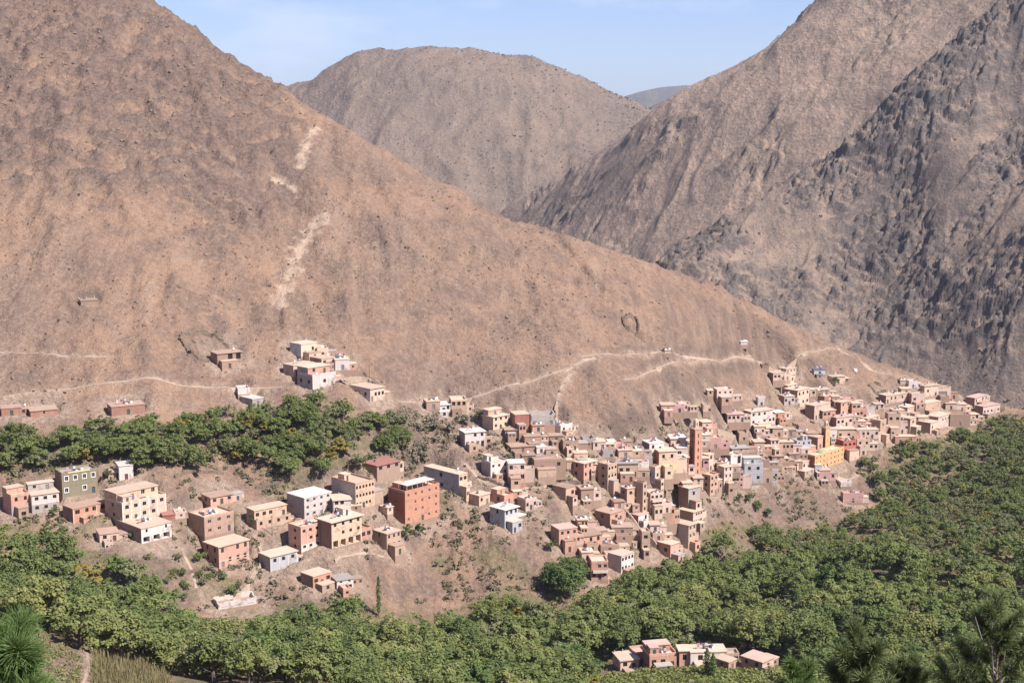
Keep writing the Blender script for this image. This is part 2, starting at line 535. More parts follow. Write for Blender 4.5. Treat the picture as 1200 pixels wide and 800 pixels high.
for nm, pts, wd in ROADS:
    ln = [Vector(p) for p in resample(pixline(pts), 1.5)]
    if len(ln) > 40:                       # an even alignment along the slope
        for ax_ in (0, 1):
            v_ = np.array([p[ax_] for p in ln]); n_ = 12
            v_ = np.convolve(np.r_[2 * v_[0] - v_[n_:0:-1], v_, 2 * v_[-1] - v_[-2:-n_ - 2:-1]], np.ones(2 * n_ + 1) / (2 * n_ + 1), 'valid')
            for p, q in zip(ln, v_): p[ax_] = q
    zs = np.array([bil(p.x, p.y) for p in ln])
    k = np.ones(7) / 7
    zs = np.convolve(np.pad(zs, 3, mode='edge'), k, 'valid')
    for p, z in zip(ln, zs):
        p.z = z
        s = window(p.x, p.y, wd + 5)
        d = np.hypot(GX[s] - p.x, GY[s] - p.y)
        t = 1 - sstep(wd * 0.6, wd * 0.6 + 1.8, d)
        ZZ[s] = ZZ[s] * (1 - t) + (z - 0.12) * t
    stroke(dust, ln, wd + 0.8, 0.7, 0.7, 0.8)
    road_lines.append((nm, ln, wd))

# near footpath
ln = [Vector(p) for p in resample(pixline([(92, 812), (100, 795), (105, 780), (102, 768), (96, 757)]), 1.0)]
road_lines.append(('footpath', ln, 0.55))
stroke(pale, ln, 2.2, 0.55, 0.8, 0.9)

# ================================================================== VILLAGE: where each building stands
# near-corner base pixel of the photograph's frame, visible width of the left and right face, height (pixels there;
# turned into metres at the distance where the sight line meets the ground), wall paint, window rows, windows per row right/left
def H(px, py, wl, wr, h, pal, rows=1, nR=2, nL=0, zone='', label=None, **o):  # L is the left-wall colour; the brown ones have shade painted in
    return dict(px=px, py=py, wl=wl, wr=wr, h=h, pal=pal, rows=rows, nR=nR, nL=nL, zone=zone, label=label, **o)
HOUSES = [
 # ---- lower-left hamlet
 H(14, 604, 10, 23, 25, 'pink', 2, 2, 0, 'west', 'narrow pink house with bare grey ground floor next to the white-fronted house', low='grey', rt='para', pent=(.5, 7, 0), pp='pink'),
 H(38, 602, 6, 33, 23, 'white', 2, 3, 0, 'west', 'white-fronted house with three square windows and roofless rear rooms', low='grey', rt='slab', pent=(.62, 9, 2), pp='grey'),
 H(73.5, 583, 8, 43, 30, 'green', 2, 4, 0, 'west', 'olive green two-storey house with white window frames and white cornice', rt='para', roof='grey', L='brown', trim=1),
 H(86, 613, 12, 43, 18, 'salmon', 1, 4, 0, 'west', 'long low salmon house with brown earth roof and four small windows', L='brown', roof='earth', rt='slab', hi=1, nodoor=1, stripes=3),
 H(117, 636, 4, 24, 11, 'cream', 1, 2, 0, 'west', 'small pale hut with brown roof half hidden by the orchard trees', roof='earth', rt='slab'),
 H(144, 613, 21, 54, 25, 'cream', 2, 5, 1, 'west', 'large cream guest house with white pilasters, terrace and set-back top floor', L='tan', rt='para', pent=(.30, 11, 4), pp='peach', stripes=5, stair=1),
 H(140, 563, 4, 17, 18, 'white', 1, 1, 1, 'west', 'tall narrow white house with arched side opening behind the cream guest house', rt='slab', roof='white'),
 H(127, 561, 3, 10, 8, 'tan', 1, 0, 0, 'west', 'low tan lean-to beside the tall narrow white house', rt='slab'),
 H(166, 637, 28, 37, 19, 'white', 1, 3, 0, 'west', 'white house on open ground floor with three dark bays and cream roof', L='brown', bay=3, rt='slab'),
 H(191, 609, 3, 15, 6, 'red', 1, 0, 0, 'west', 'tiny red-roofed shed at the corner of the cream guest house', roof='red', rt='slab'),
 H(247, 593, 11, 27, 11, 'pink', 1, 3, 1, 'mid', 'upper pink house with brown flat roof and three windows behind the rough pink one', roof='earth', rt='slab'),
 H(240, 629, 19, 36, 24, 'rough', 2, 3, 0, 'mid', 'rough pink adobe house with cluttered roof and tall post at its front', L='tan', rt='para', clutter=3),
 H(301, 621, 12, 42, 12, 'tan', 1, 4, 0, 'mid', 'two-tier house with beige overhanging roof and long terrace in front', pent=(.22, 13, 5), pp='peach', rt='para', hi=1),
 H(257, 666, 18, 37, 27, 'pink', 2, 4, 2, 'mid', 'plain pink two-storey house with white corner bands standing alone below the others', L='salmon', rt='slab', band=1),
 H(317, 670, 13, 33, 19, 'bluegrey', 1, 3, 0, 'mid', 'pale blue-grey house with three square windows and one small door', L='grey', rt='slab', hi=1, stripes=3),
 H(357, 608, 21, 33, 26, 'white', 3, 4, 0, 'mid', 'tall white-grey three-storey house with blank grey side wall', L='grey', rt='slab', roof='white'),
 H(391, 602, 4, 21, 17, 'white', 2, 3, 0, 'mid', 'white annex with rust-brown window bays joined to the tall white-grey house', rt='slab', roof='cream', big=1),
 H(417, 597, 29, 23, 32, 'peach', 3, 6, 0, 'mid', 'peach three-storey house with blank grey concrete side and roof room', L='grey', rt='para', stair=1),
 H(442, 559, 18, 28, 14, 'mud', 1, 3, 0, 'mid', 'long windowless-looking brown mud house with reddish roof by the upper trees', roof='red', rt='slab', hi=1, nodoor=1),
 H(353, 647, 15, 32, 31, 'pink', 3, 4, 1, 'mid', 'dusky pink three-storey house with pale lower floor and laundry on the roof', low='white', rt='para', clutter=2, stripes=4),
 H(389, 643, 17, 37, 33, 'lemon', 2, 4, 0, 'mid', 'cream-yellow house on dark open basement with broad overhanging roof', L='brown', bay=4, rt='slab', stair=1, clutter=2, ov=.7),
 H(453.5, 645, 17, 17, 21, 'tan', 1, 3, 1, 'mid', 'small tan house on pillars with lean beige roof beside two green trees', bay=3, rt='slab'),
 H(454, 603, 8, 7, 9, 'cream', 1, 1, 0, 'mid', 'little cream hut tucked beside the orange block', rt='slab'),
 H(475, 615, 20, 42, 41, 'orange', 4, 5, 1, 'mid', 'orange four-storey block with rooftop pergola, the largest on the slope', L='rust', rt='para', perg=1, stair=1),
 H(538, 580, 43, 10, 25, 'lemon', 2, 2, 1, 'mid', 'yellow-ended house with long unfinished blue-grey side wall', L='bluegrey', rt='slab'),
 H(367, 689, 15, 22, 15, 'salmon', 1, 3, 0, 'mid', 'low salmon house with wide beige roof at the orchard edge', L='brown', rt='slab'),
 H(395, 691, 8, 20, 12, 'white', 1, 2, 0, 'mid', 'low white-grey house with dark basement beside the low salmon house', bay=2, rt='slab', roof='grey'),
 # ---- upper hamlet on the road
 H(353, 418, 13, 19, 15, 'cream', 1, 2, 0, 'road', 'topmost cream house above the road with small blue side porch', rt='slab', L='bluegrey'),
 H(372, 419, 3, 13, 11, 'cream', 1, 1, 0, 'road', 'stepped low cream annex next to the topmost cream house', rt='para'),
 H(377, 432, 13, 15, 12, 'cream', 1, 2, 0, 'road', 'cream cube house with two windows just below the topmost house', L='brown', rt='slab'),
 H(393, 434, 4, 17, 13, 'white', 1, 1, 0, 'road', 'plain white-tan house with a single window at the end of the upper row', rt='slab'),
 H(344, 441, 12, 26, 13, 'cream', 1, 3, 0, 'road', 'wide cream house with flat pale roof where the dirt road ends', L='tan', rt='slab'),
 H(366.5, 457, 18, 28, 18, 'white', 1, 3, 2, 'road', 'white house with pink upper floor and dark grey side over the trees', L='grey', pent=(.30, 9, 2), pp='pink', rt='para'),
 H(434, 471, 24, 17, 16, 'cream', 1, 4, 2, 'road', 'cream single-storey house with bright roof standing apart beside the leafy grove', rt='slab', roof='cream', L='white'),
 H(296, 477, 14, 13, 10, 'grey', 1, 1, 0, 'road', 'small grey house with white flat roof sunk behind the grove', rt='slab', roof='white'),
 H(279, 462, 3, 14, 7, 'white', 1, 0, 0, 'road', 'bare white wall block just below the dirt road', rt='para', nodoor=1),
 H(255, 428, 8, 30, 14, 'stone', 1, 3, 0, 'road', 'brown stone farmhouse with open front bays beside the ring wall', rt='slab', roof='earth', big=1),
 H(131, 488, 5, 40, 12, 'rust2', 1, 1, 0, 'road', 'long reddish mud barn below the dirt road', rt='slab', roof='earth', L='brown'),
 H(2, 488, 2, 24, 10, 'rust2', 1, 1, 0, 'road', 'reddish mud shed with pale stripe at the end of the grove', rt='slab', roof='earth'),
 H(36, 489, 3, 32, 8, 'rust2', 1, 1, 0, 'road', 'low mud shed between the reddish barn and the striped shed', rt='slab', roof='earth'),
 H(95, 358, 3, 20, 6, 'stone', 1, 0, 0, 'road', 'lone flat-roofed shepherd hut high on the bare hillside', rt='slab', roof='earth'),
 # ---- between the hamlets
 H(500, 480, 4, 16, 10, 'tan', 1, 1, 0, 'centre', 'tan house with cream roof at the foot of the bare slope', rt='slab'),
 H(512, 484, 5, 16, 10, 'white', 1, 3, 0, 'centre', 'small white house with three windows among grey shrubs', rt='slab', roof='white'),
 H(529, 483, 3, 18, 15, 'cream', 1, 3, 0, 'centre', 'tall cream-topped house under the winding dirt road', low='tan', rt='para', hi=1),
 H(545, 525, 7, 24, 19, 'white', 1, 3, 0, 'centre', 'white house with dark pillared ground floor alone on the slope', L='grey', bay=4, rt='slab', roof='white', clutter=1),
 H(578, 504, 13, 18, 16, 'cream', 2, 3, 0, 'centre', 'cream house with shaded loggia and second block on its roof', L='tan', rt='slab', pent=(.45, 6, 1), pp='pink'),
 H(603.5, 502, 6, 17, 17, 'redbr', 1, 0, 0, 'centre', 'windowless red-brown house with cream roof', L='brown', rt='slab', nodoor=1),
 H(622, 498, 3, 29, 13, 'grey', 1, 3, 0, 'centre', 'long unfinished grey-brown house behind the white one', rt='para', L='tan', unf=1),
 H(657, 510, 18, 14, 12, 'white', 1, 2, 0, 'centre', 'bright white low house with two windows under the bare slope', rt='para', stair=1),
 H(599, 531, 6, 28, 8, 'mud', 1, 1, 0, 'centre', None, roof='earth', rt='slab'),
 H(615, 519, 5, 20, 8, 'mud', 1, 1, 0, 'centre', None, roof='earth', rt='slab'),
 H(592, 508, 3, 16, 5, 'mud', 1, 0, 0, 'centre', None, roof='earth', rt='slab'),
 H(629, 531, 4, 11, 8, 'white', 1, 1, 0, 'centre', 'tiny white hut among mud houses', rt='slab', roof='white'),
 H(624, 506, 4, 14, 8, 'tan', 1, 1, 0, 'centre', None, roof='earth', rt='slab'),
 H(644, 518, 4, 16, 8, 'mud', 1, 1, 0, 'centre', None, roof='earth', rt='slab'),
 H(660, 529, 4, 18, 13, 'mud', 1, 2, 0, 'centre', None, roof='earth', rt='para'),
 H(640, 534, 5, 14, 8, 'tan', 1, 1, 0, 'centre', None, roof='earth', rt='slab'),
 H(575, 559, 11, 21, 18, 'white', 2, 3, 0, 'centre', 'white two-storey house with six windows and grey corner tower', L='grey', rt='para', stair=1),
 H(596, 566, 3, 20, 24, 'pinkwhite', 2, 3, 0, 'centre', 'half white half pink house adjoining the six-window white house', low='pink', rt='slab', roof='white'),
 H(626, 552, 5, 38, 14, 'mud', 1, 2, 0, 'centre', 'long roofless-looking adobe house with brown walls', roof='earth', rt='para', L='mud'),
 H(561.5, 593, 12, 13, 13, 'peach', 1, 2, 0, 'centre', 'peach house with wide cream roof at the top of the eroded bank', rt='slab'),
 H(591, 592, 16, 11, 12, 'salmon', 1, 1, 1, 'centre', 'salmon terrace house stepping down behind the grey bay house', rt='para', pent=(.55, 6, 1), pp='salmon'),
 H(591.5, 619, 18, 16, 23, 'bluegrey', 1, 3, 1, 'centre', 'pale grey house with overhanging bay above an open floor', bay=3, rt='slab', roof='white', ov=.6),
 H(616, 599, 10, 13, 15, 'pinkwhite', 1, 3, 0, 'centre', 'white-pink house with dark red roof cloth on the bank', L='tan', rt='para', clutter=2),
 H(602, 583, 5, 10, 8, 'salmon', 1, 1, 0, 'centre', None, rt='slab'),
 # ---- main village, west part
 H(673, 541, 3, 16, 11, 'peach', 1, 0, 0, 'main', 'peach roof room above the pink house with flagstone roof', rt='slab'),
 H(684, 562, 18, 15, 20, 'pink', 2, 3, 1, 'main', 'pink house with beige band and long roof next to the tan tall house', L='salmon', rt='slab'),
 H(712, 573, 12, 11, 30, 'tan', 3, 3, 1, 'main', 'tall tan three-storey house with nine small windows', rt='para', L='mud'),
 H(724, 559, 3, 24, 17, 'tan', 1, 3, 0, 'main', 'tan house with broad grey roof behind the tall tan house', rt='slab', roof='grey'),
 H(767.5, 567, 24, 6, 21, 'cream', 1, 1, 2, 'main', 'house with blue-grey side wall and white roof rim below the yellow house', L='bluegrey', rt='para', roof='white'),
 H(663, 587, 16, 11, 16, 'pink', 1, 2, 0, 'main', 'pink-fronted mud house on the bushy bank', L='mud', roof='earth', rt='slab'),
 H(681, 586, 6, 15, 14, 'mud', 1, 1, 0, 'main', 'brown mud house beside the pink-fronted one', roof='earth', rt='slab'),
 H(734.5, 597, 8, 9, 26, 'peach', 2, 1, 1, 'main', 'narrow peach wing of the tan tower house', rt='slab', L='brown'),
 H(753, 602, 12, 4, 38, 'tan', 4, 1, 0, 'main', 'plain tan stair tower rising between two house wings', L='mud2', rt='para', nodoor=1),
 H(762, 602, 8, 15, 25, 'pinkwhite', 3, 3, 1, 'main', 'house with white balconies and blue roof clutter beside the tan tower', L='tan', rt='para', balc=1, clutter=2),
 H(683, 522, 3, 14, 9, 'grey', 1, 1, 0, 'main', None, rt='para', unf=1),
 H(695, 527, 3, 15, 10, 'pinkwhite', 1, 2, 0, 'main', None, rt='slab'),
 H(706, 536, 4, 14, 10, 'grey', 1, 2, 0, 'main', None, rt='para', unf=1),
 H(725, 536, 5, 16, 9, 'cream', 1, 1, 0, 'main', None, rt='slab'),
 H(729, 523, 4, 13, 6, 'mud', 1, 0, 0, 'main', None, rt='slab', roof='earth'),
 H(761, 530, 9, 17, 11, 'white', 1, 2, 0, 'main', 'white box house with shade-toned side above the yellow house', L='brown', rt='slab', roof='white'),
 H(745, 533, 3, 10, 8, 'grey', 1, 1, 0, 'main', None, rt='para'),
 H(740, 548, 4, 12, 9, 'white', 1, 1, 0, 'main', None, rt='slab', clutter=1),
 H(772, 555, 6, 21, 27, 'lemon', 2, 2, 0, 'main', 'big pale yellow house with pink top beside the tall minaret', low='yellow', L='rust', rt='slab', nodoor=1),
 H(795, 557, 5, 12, 22, 'redbr', 2, 2, 0, 'main', 'dark red house with white-roofed veranda against the tall minaret', rt='slab', roof='white'),
 H(793, 538, 4, 14, 14, 'pinkwhite', 1, 2, 0, 'main', 'pinkish house with creamy awning roof behind the dark red house', rt='slab', roof='white'),
 H(786, 522, 4, 18, 9, 'cream', 1, 1, 0, 'main', None, rt='slab', roof='white'),
 H(775, 483, 3, 16, 9, 'pinkrose', 1, 1, 0, 'main', 'rose pink house high on the slope above the tall minaret', rt='slab'),
 H(796, 482, 3, 13, 9, 'pinkwhite', 1, 4, 0, 'main', 'white-pink house with four small windows next to the rose house', rt='para'),
 H(823, 503, 6, 11, 9, 'pinkwhite', 1, 1, 0, 'main', 'pale house with terrace directly above the tall minaret', rt='slab', L='tan'),
 H(817, 518, 4, 16, 9, 'cream', 1, 1, 0, 'main', None, rt='slab'),
 H(815, 540, 3, 8, 18, 'white', 1, 1, 0, 'main', 'white tower block right against the tall minaret', rt='para', nodoor=1),
 H(832, 526, 4, 13, 14, 'pinkrose', 1, 1, 0, 'main', 'pink house with high rear parapet beside the tall minaret', rt='para'),
 H(830, 552, 9, 6, 20, 'cream', 2, 1, 0, 'main', 'narrow house with dark red side wall by the tall minaret', L='redbr', rt='slab'),
 H(824, 548, 3, 7, 12, 'pinkrose', 1, 1, 0, 'main', None, rt='slab'),
 H(845, 540, 8, 9, 13, 'pink', 1, 1, 0, 'main', None, rt='para', L='tan'),
 H(856, 551, 10, 13, 18, 'white', 1, 2, 0, 'main', 'white arcaded house with two big dark openings', L='grey', rt='para', big=1),
 H(840, 554, 4, 16, 12, 'tan', 1, 1, 0, 'main', None, rt='slab', roof='earth'),
 H(868, 537, 6, 16, 8, 'mud', 1, 0, 0, 'main', None, rt='slab', roof='earth'),
 H(876, 547, 4, 26, 9, 'mud', 1, 1, 0, 'main', None, rt='para', roof='earth'),
 H(916, 547, 5, 15, 8, 'mud', 1, 1, 0, 'main', None, rt='slab', roof='earth'),
 H(813, 579, 4, 11, 20, 'cream', 2, 1, 0, 'main', None, rt='slab'),
 H(832, 581, 10, 9, 25, 'peach', 3, 2, 1, 'main', 'peach three-storey house at the cliff edge below the tall minaret', rt='para', L='tan'),
 H(848, 578, 8, 10, 32, 'pinkwhite', 4, 2, 0, 'main', 'slender white-pink four-storey house with dark grey side', L='grey', rt='slab'),
 H(858, 572, 3, 13, 21, 'pinkrose', 3, 3, 0, 'main', 'rose pink three-storey house at the cliff edge', rt='para'),
 H(872, 566, 4, 22, 24, 'bluegrey', 2, 2, 0, 'main', 'blue-grey two-storey house above the curved terrace wall', rt='para', roof='white', pent=(.3, 7, 1), pp='bluegrey'),
 H(894, 564, 4, 18, 15, 'bluegrey', 1, 3, 0, 'main', 'long grey-white house on the curved terrace wall', rt='para', low='grey'),
 # ---- main village, lower lobe
 H(781, 615, 8, 10, 23, 'salmon', 1, 2, 0, 'lobe', 'upright salmon house with white corner edges in the lower quarter', rt='slab', L='rust2', hi=1),
 H(806.5, 594, 12, 14, 23, 'grey', 1, 1, 0, 'lobe', 'grey-cream house with tall arch and shade-toned side over the lower quarter', L='brown', rt='slab', roof='cream', hi=1),
 H(812, 616, 18, 11, 17, 'pinkwhite', 2, 4, 0, 'lobe', 'white-pink house with two rows of windows facing the orchard', rt='slab', L='tan'),
 H(806.5, 643, 20, 9, 29, 'tan', 3, 2, 0, 'lobe', 'tall blank-sided grey-tan block above the orchard', L='grey2', rt='slab'),
 H(785.5, 654, 23, 10, 17, 'pink', 1, 1, 2, 'lobe', 'low pink house with framed panels and cream roof at the orchard edge', L='rose2', rt='slab'),
 H(748, 615, 15, 12, 12, 'white', 1, 2, 0, 'lobe', 'white-ended house with dark red side wall', L='red', rt='slab', roof='pink'),
 H(655, 641, 10, 22, 22, 'pink', 2, 3, 0, 'lobe', 'pink house with two front windows beside the round green tree', L='mud', rt='slab', roof='pink'),
 H(677, 620, 3, 12, 12, 'pink', 1, 3, 0, 'lobe', 'small pink house behind the pink pair by the round tree', rt='slab'),
 H(679.5, 641, 11, 27, 13, 'pink', 1, 3, 0, 'lobe', 'pink-tan house with broad brown roof near the round tree', L='mud', roof='earth', rt='slab'),
 H(715, 614, 19, 15, 13, 'pink', 1, 3, 1, 'lobe', 'brown-roofed pink house with white-edged side door', L='rust2', roof='earth', rt='slab'),
 H(717, 627, 3, 25, 10, 'mud', 1, 0, 0, 'lobe', None, roof='earth', rt='slab'),
 H(735, 638, 22, 9, 11, 'tan', 1, 1, 0, 'lobe', None, roof='earth', rt='slab', L='mud'),
 H(752, 648, 4, 10, 27, 'tan', 2, 1, 0, 'lobe', 'slim tan tower house with a green top in the lower quarter', rt='para'),
 H(728, 672, 16, 15, 22, 'white', 2, 4, 0, 'lobe', 'white house with grey brick side at the orchard edge', L='grey', rt='slab', roof='pink'),
 H(693, 680, 4, 20, 24, 'pink', 2, 3, 0, 'lobe', 'pink gabled house with white balcony beside the white orchard house', rt='para', balc=2),
 H(682, 657, 4, 14, 11, 'cream', 1, 1, 0, 'lobe', None, rt='slab'),
 H(704, 647, 6, 22, 9, 'mud', 1, 1, 0, 'lobe', None, rt='para', roof='earth'),
 H(765, 633, 5, 14, 9, 'tan', 1, 0, 0, 'lobe', None, rt='para'),
 # ---- main village, upper slope
 H(840, 470, 5, 19, 14, 'pinkwhite', 2, 3, 0, 'upper', 'square white-pink house with six windows alone on the upper slope', L='brown', rt='para'),
 H(829, 464, 2, 7, 7, 'tan', 1, 1, 0, 'upper', 'tan annex of the six-window house', rt='slab'),
 H(824, 482, 3, 9, 9, 'cream', 1, 3, 0, 'upper', 'roofless cream wall with three gaps on the upper slope', rt='para', unf=1),
 H(852.5, 495, 5, 20, 10, 'pinkwhite', 1, 4, 0, 'upper', 'long white-pink house with four windows over a dark cellar', L='brown', rt='slab', roof='pink'),
 H(879.5, 500, 9, 26, 18, 'white', 2, 4, 0, 'upper', 'white two-storey house with arched door and shade-toned side', L='brown', rt='slab'),
 H(908.5, 492, 6, 11, 9, 'salmon', 1, 3, 0, 'upper', 'small brick-orange house with white roof and three windows', L='brown', rt='slab', roof='white'),
 H(888, 475, 2, 9, 10, 'white', 1, 1, 0, 'upper', 'ruined white shell at the base of the bare slope', rt='para', unf=1),
 H(884, 511, 3, 12, 12, 'pinkwhite', 1, 3, 0, 'upper', None, rt='slab', L='brown'),
 H(898, 512, 3, 20, 11, 'tan', 1, 2, 0, 'upper', None, rt='slab', big=1),
 H(903, 530, 6, 10, 15, 'pinkwhite', 2, 2, 0, 'upper', 'white-pink cube with four square windows', L='brown', rt='slab', roof='pink'),
 H(912, 530, 3, 18, 13, 'pinkwhite', 1, 4, 0, 'upper', 'white-pink house with a row of four windows beside the cube', rt='slab', low='tan'),
 H(884, 528, 4, 12, 11, 'tan', 1, 1, 0, 'upper', None, rt='slab'),
 H(866, 516, 4, 12, 10, 'tan', 1, 1, 0, 'upper', None, rt='para', unf=1, L='brown'),
 H(921, 444, 10, 12, 12, 'cream', 2, 3, 0, 'upper', 'cream house at the very top of the village by the bare slope', rt='slab'),
 H(915.5, 454, 17, 15, 13, 'cream', 1, 4, 0, 'upper', 'cream house with long shade-toned side wall below the top house', L='brown', rt='slab'),
 H(906, 446, 7, 14, 9, 'pinkwhite', 1, 3, 0, 'upper', 'middle step of the cream terrace row at the top', L='brown', rt='slab'),
 H(934, 478, 16, 14, 21, 'cream', 2, 3, 0, 'upper', 'tall cream house with shade-toned side wall and three upper windows', L='brown', rt='slab'),
 H(945, 465, 3, 11, 9, 'cream', 1, 2, 0, 'upper', None, rt='slab'),
 H(919, 475, 7, 12, 11, 'grey', 1, 3, 0, 'upper', 'grey-cream house with shade-toned side beside the tall cream house', L='brown', rt='slab'),
 H(954, 492, 11, 19, 17, 'cream', 1, 4, 0, 'upper', 'cream house with pink roof and brown side in the upper quarter', L='mud', rt='slab', roof='pink'),
 H(966, 474, 11, 5, 10, 'rust2', 1, 0, 0, 'upper', None, rt='slab', L='rust2'),
 H(964, 491, 8, 15, 10, 'pink', 1, 3, 0, 'upper', None, rt='slab', L='brown'),
 H(985, 487, 10, 12, 16, 'pink', 2, 2, 0, 'upper', 'pink house with dark red side and blank grey panel', L='redbr', rt='slab'),
 H(980, 501, 9, 19, 12, 'pinkwhite', 1, 4, 0, 'upper', 'pink-white house with white arcade roof above the small minaret', L='brown', rt='slab', roof='pink'),
 H(954, 439, 3, 13, 6, 'white', 1, 1, 0, 'upper', 'white shed with slate blue roof below the ridge', rt='slab', roof='blue'),
 H(975, 450, 6, 15, 9, 'cream', 1, 1, 0, 'upper', 'cream house behind a dark round bush near the ridge', rt='slab'),
 H(893, 432, 3, 8, 5, 'stone', 1, 0, 0, 'upper', 'tiny stone ruin at the path above the top house', rt='para', unf=1),
 H(982, 516, 4, 20, 14, 'tan', 1, 4, 0, 'upper', 'tan house with four little windows behind the small minaret', rt='slab'),
 H(972, 514, 3, 9, 12, 'white', 1, 0, 0, 'upper', None, rt='slab', L='grey'),
 H(936, 503, 8, 22, 6, 'mud', 1, 0, 0, 'upper', 'low roofless mud ruin on the earthen shelf', rt='para', unf=1, roof='earth'),
 H(868, 404, 3, 9, 4, 'white', 1, 0, 0, 'upper', 'lone white hut beside the hillside track', rt='slab', roof='white'),
 H(779, 414, 2, 5, 4, 'cream', 1, 0, 0, 'upper', 'tiny hut at the bend of the hillside track', rt='slab'),
 # ---- mosque quarter
 H(954.5, 552, 12, 43, 19, 'ochre', 3, 8, 0, 'mosque', 'ochre three-storey hall with rows of small windows and pale green roof dome', L='redbr', rt='para', dome=1),  # left wall takes a darker colour for its shaded side
 H(988, 535, 9, 15, 19, 'red', 2, 3, 0, 'mosque', 'brick red house behind the ochre hall', L='redbr', rt='para'),
 H(1004, 528, 3, 15, 14, 'cream', 1, 2, 0, 'mosque', 'plain beige house between the red house and the green slope', rt='para', hi=1),
 H(1004, 514, 4, 26, 11, 'pinkwhite', 1, 5, 0, 'mosque', 'long pink-white house with five windows above the ochre hall', rt='slab', L='brown'),
 H(933.5, 530, 7, 17, 14, 'bluegrey', 1, 3, 0, 'mosque', 'pale blue house with cube on its roof near the ochre hall', L='brown', rt='para', stair=1, bay=2),
 H(958, 526, 13, 6, 14, 'pink', 1, 0, 0, 'mosque', 'house with big shade-toned side wall beside the small minaret', L='brown', rt='slab'),
 H(934, 554, 14, 16, 11, 'pinkwhite', 1, 3, 0, 'mosque', 'white house with red shutters and pink roof in front of the ochre hall', L='brown', rt='slab', roof='pink'),
 H(955, 555, 4, 8, 11, 'bluegrey', 1, 0, 0, 'mosque', 'small grey-blue store at the corner of the ochre hall', rt='slab'),
 H(960, 563, 4, 13, 13, 'pinkrose', 1, 0, 0, 'mosque', 'pink hut below the ochre hall', rt='slab', roof='pink'),
 H(988, 589, 3, 24, 12, 'pinkrose', 1, 0, 0, 'mosque', 'pink walled pen with white rim below the ochre hall', rt='para', band=1),
 H(985, 570, 3, 13, 6, 'white', 1, 0, 0, 'mosque', 'broken white walls above the pink walled pen', rt='para', unf=1),
 H(922, 548, 9, 10, 8, 'mud', 1, 0, 0, 'mosque', None, rt='slab', roof='earth'),
 # ---- far end of the village on the ridge
 H(1038, 473, 9, 26, 10, 'cream', 1, 6, 0, 'end', 'long cream house with six windows under the ridge', L='brown', rt='slab'),
 H(1068, 474, 6, 16, 13, 'pinkwhite', 1, 2, 0, 'end', None, L='rust2', rt='para'),
 H(1065, 455, 4, 10, 9, 'white', 1, 1, 0, 'end', 'white-grey house on the crest of the ridge', rt='para'),
 H(1055, 450, 3, 6, 5, 'cream', 1, 0, 0, 'end', None, rt='slab'),
 H(1083, 465, 8, 18, 13, 'cream', 1, 2, 0, 'end', 'cream house with dark doorway on the ridge crest', rt='slab', L='tan'),
 H(1097, 467, 3, 17, 14, 'cream', 1, 1, 0, 'end', 'cream garage-like house with big grey shutter on the ridge crest', rt='para', shut=1),
 H(1063, 488, 12, 10, 11, 'tan', 1, 1, 0, 'end', None, L='brown', rt='slab'),
 H(1084, 484, 10, 18, 12, 'tan', 1, 1, 0, 'end', None, L='rust2', rt='slab'),
 H(1040, 508, 4, 15, 24, 'tan', 2, 2, 0, 'end', 'tall rough tan house with plain front at the end of the village', rt='para', L='mud'),
 H(1066, 510, 14, 7, 20, 'cream', 2, 1, 0, 'end', 'cream house with large blank tan side wall', L='mud2', rt='slab'),
 H(1049, 520, 4, 25, 9, 'pink', 1, 2, 0, 'end', None, rt='slab'),
 H(1090, 508, 17, 9, 13, 'cream', 1, 2, 0, 'end', 'cream-fronted house with long tan side above the green slope', L='mud', rt='slab'),
 H(1099, 503, 14, 14, 15, 'pinkwhite', 1, 4, 0, 'end', 'pale pink house with four tiny windows above the green slope', L='brown', rt='slab', hi=1),
 H(1142, 475, 11, 15, 9, 'pinkwhite', 1, 4, 0, 'end', 'upper of the last two pale houses on the ridge', L='rust2', rt='slab', roof='pink'),
 H(1151.6, 489, 10, 20, 13, 'pinkwhite', 1, 5, 0, 'end', 'lower of the last two pale houses beside the trees', L='brown', rt='slab', roof='pink'),
 H(1122, 482, 4, 10, 9, 'tan', 1, 1, 0, 'end', None, rt='slab'),
 H(1134, 493, 4, 13, 8, 'cream', 1, 3, 0, 'end', 'small arcaded cream house below the last two houses', rt='slab', big=1),
 H(1113, 499, 4, 24, 14, 'mud', 1, 0, 0, 'end', 'large blank mud-walled house near the end of the ridge', rt='para', roof='earth'),
 H(998, 490, 4, 10, 18, 'pink', 2, 2, 0, 'end', 'pink two-storey house with recessed grey neighbour', rt='slab'),
 H(1014, 491, 7, 12, 15, 'grey', 1, 1, 0, 'end', 'grey-tan roofless house with tall back wall', rt='para', L='tan', unf=1),
 H(1016, 502, 14, 14, 12, 'pink', 1, 2, 0, 'end', None, L='mud', rt='slab'),
 H(1031, 514, 12, 7, 22, 'tan', 2, 1, 0, 'end', None, L='mud2', rt='para'),
 H(1046, 488, 5, 14, 8, 'tan', 1, 1, 0, 'end', None, rt='slab'),
 H(1076, 497, 5, 12, 9, 'cream', 1, 1, 0, 'end', None, rt='slab'),
 # ---- orchard compound near the river
 H(761, 785, 9, 33, 20, 'pink', 1, 3, 0, 'river', 'salmon villa with roof tower, the tallest of the orchard compound', L='redbr', rt='para', pent=(.45, 8, 2), pp='pink', stair=1, roof='pink'),
 H(744, 780, 8, 16, 17, 'pink', 1, 1, 0, 'river', 'rear salmon wing of the villa in the orchard compound', L='redbr', rt='para', roof='pink'),
 H(727, 786, 9, 22, 14, 'cream', 1, 2, 0, 'river', 'low cream outbuilding with pale roof beside the salmon villa', rt='slab'),
 H(796, 780, 3, 13, 20, 'pink', 1, 1, 0, 'river', 'narrow pink room with one dark window joined to the salmon villa', rt='slab'),
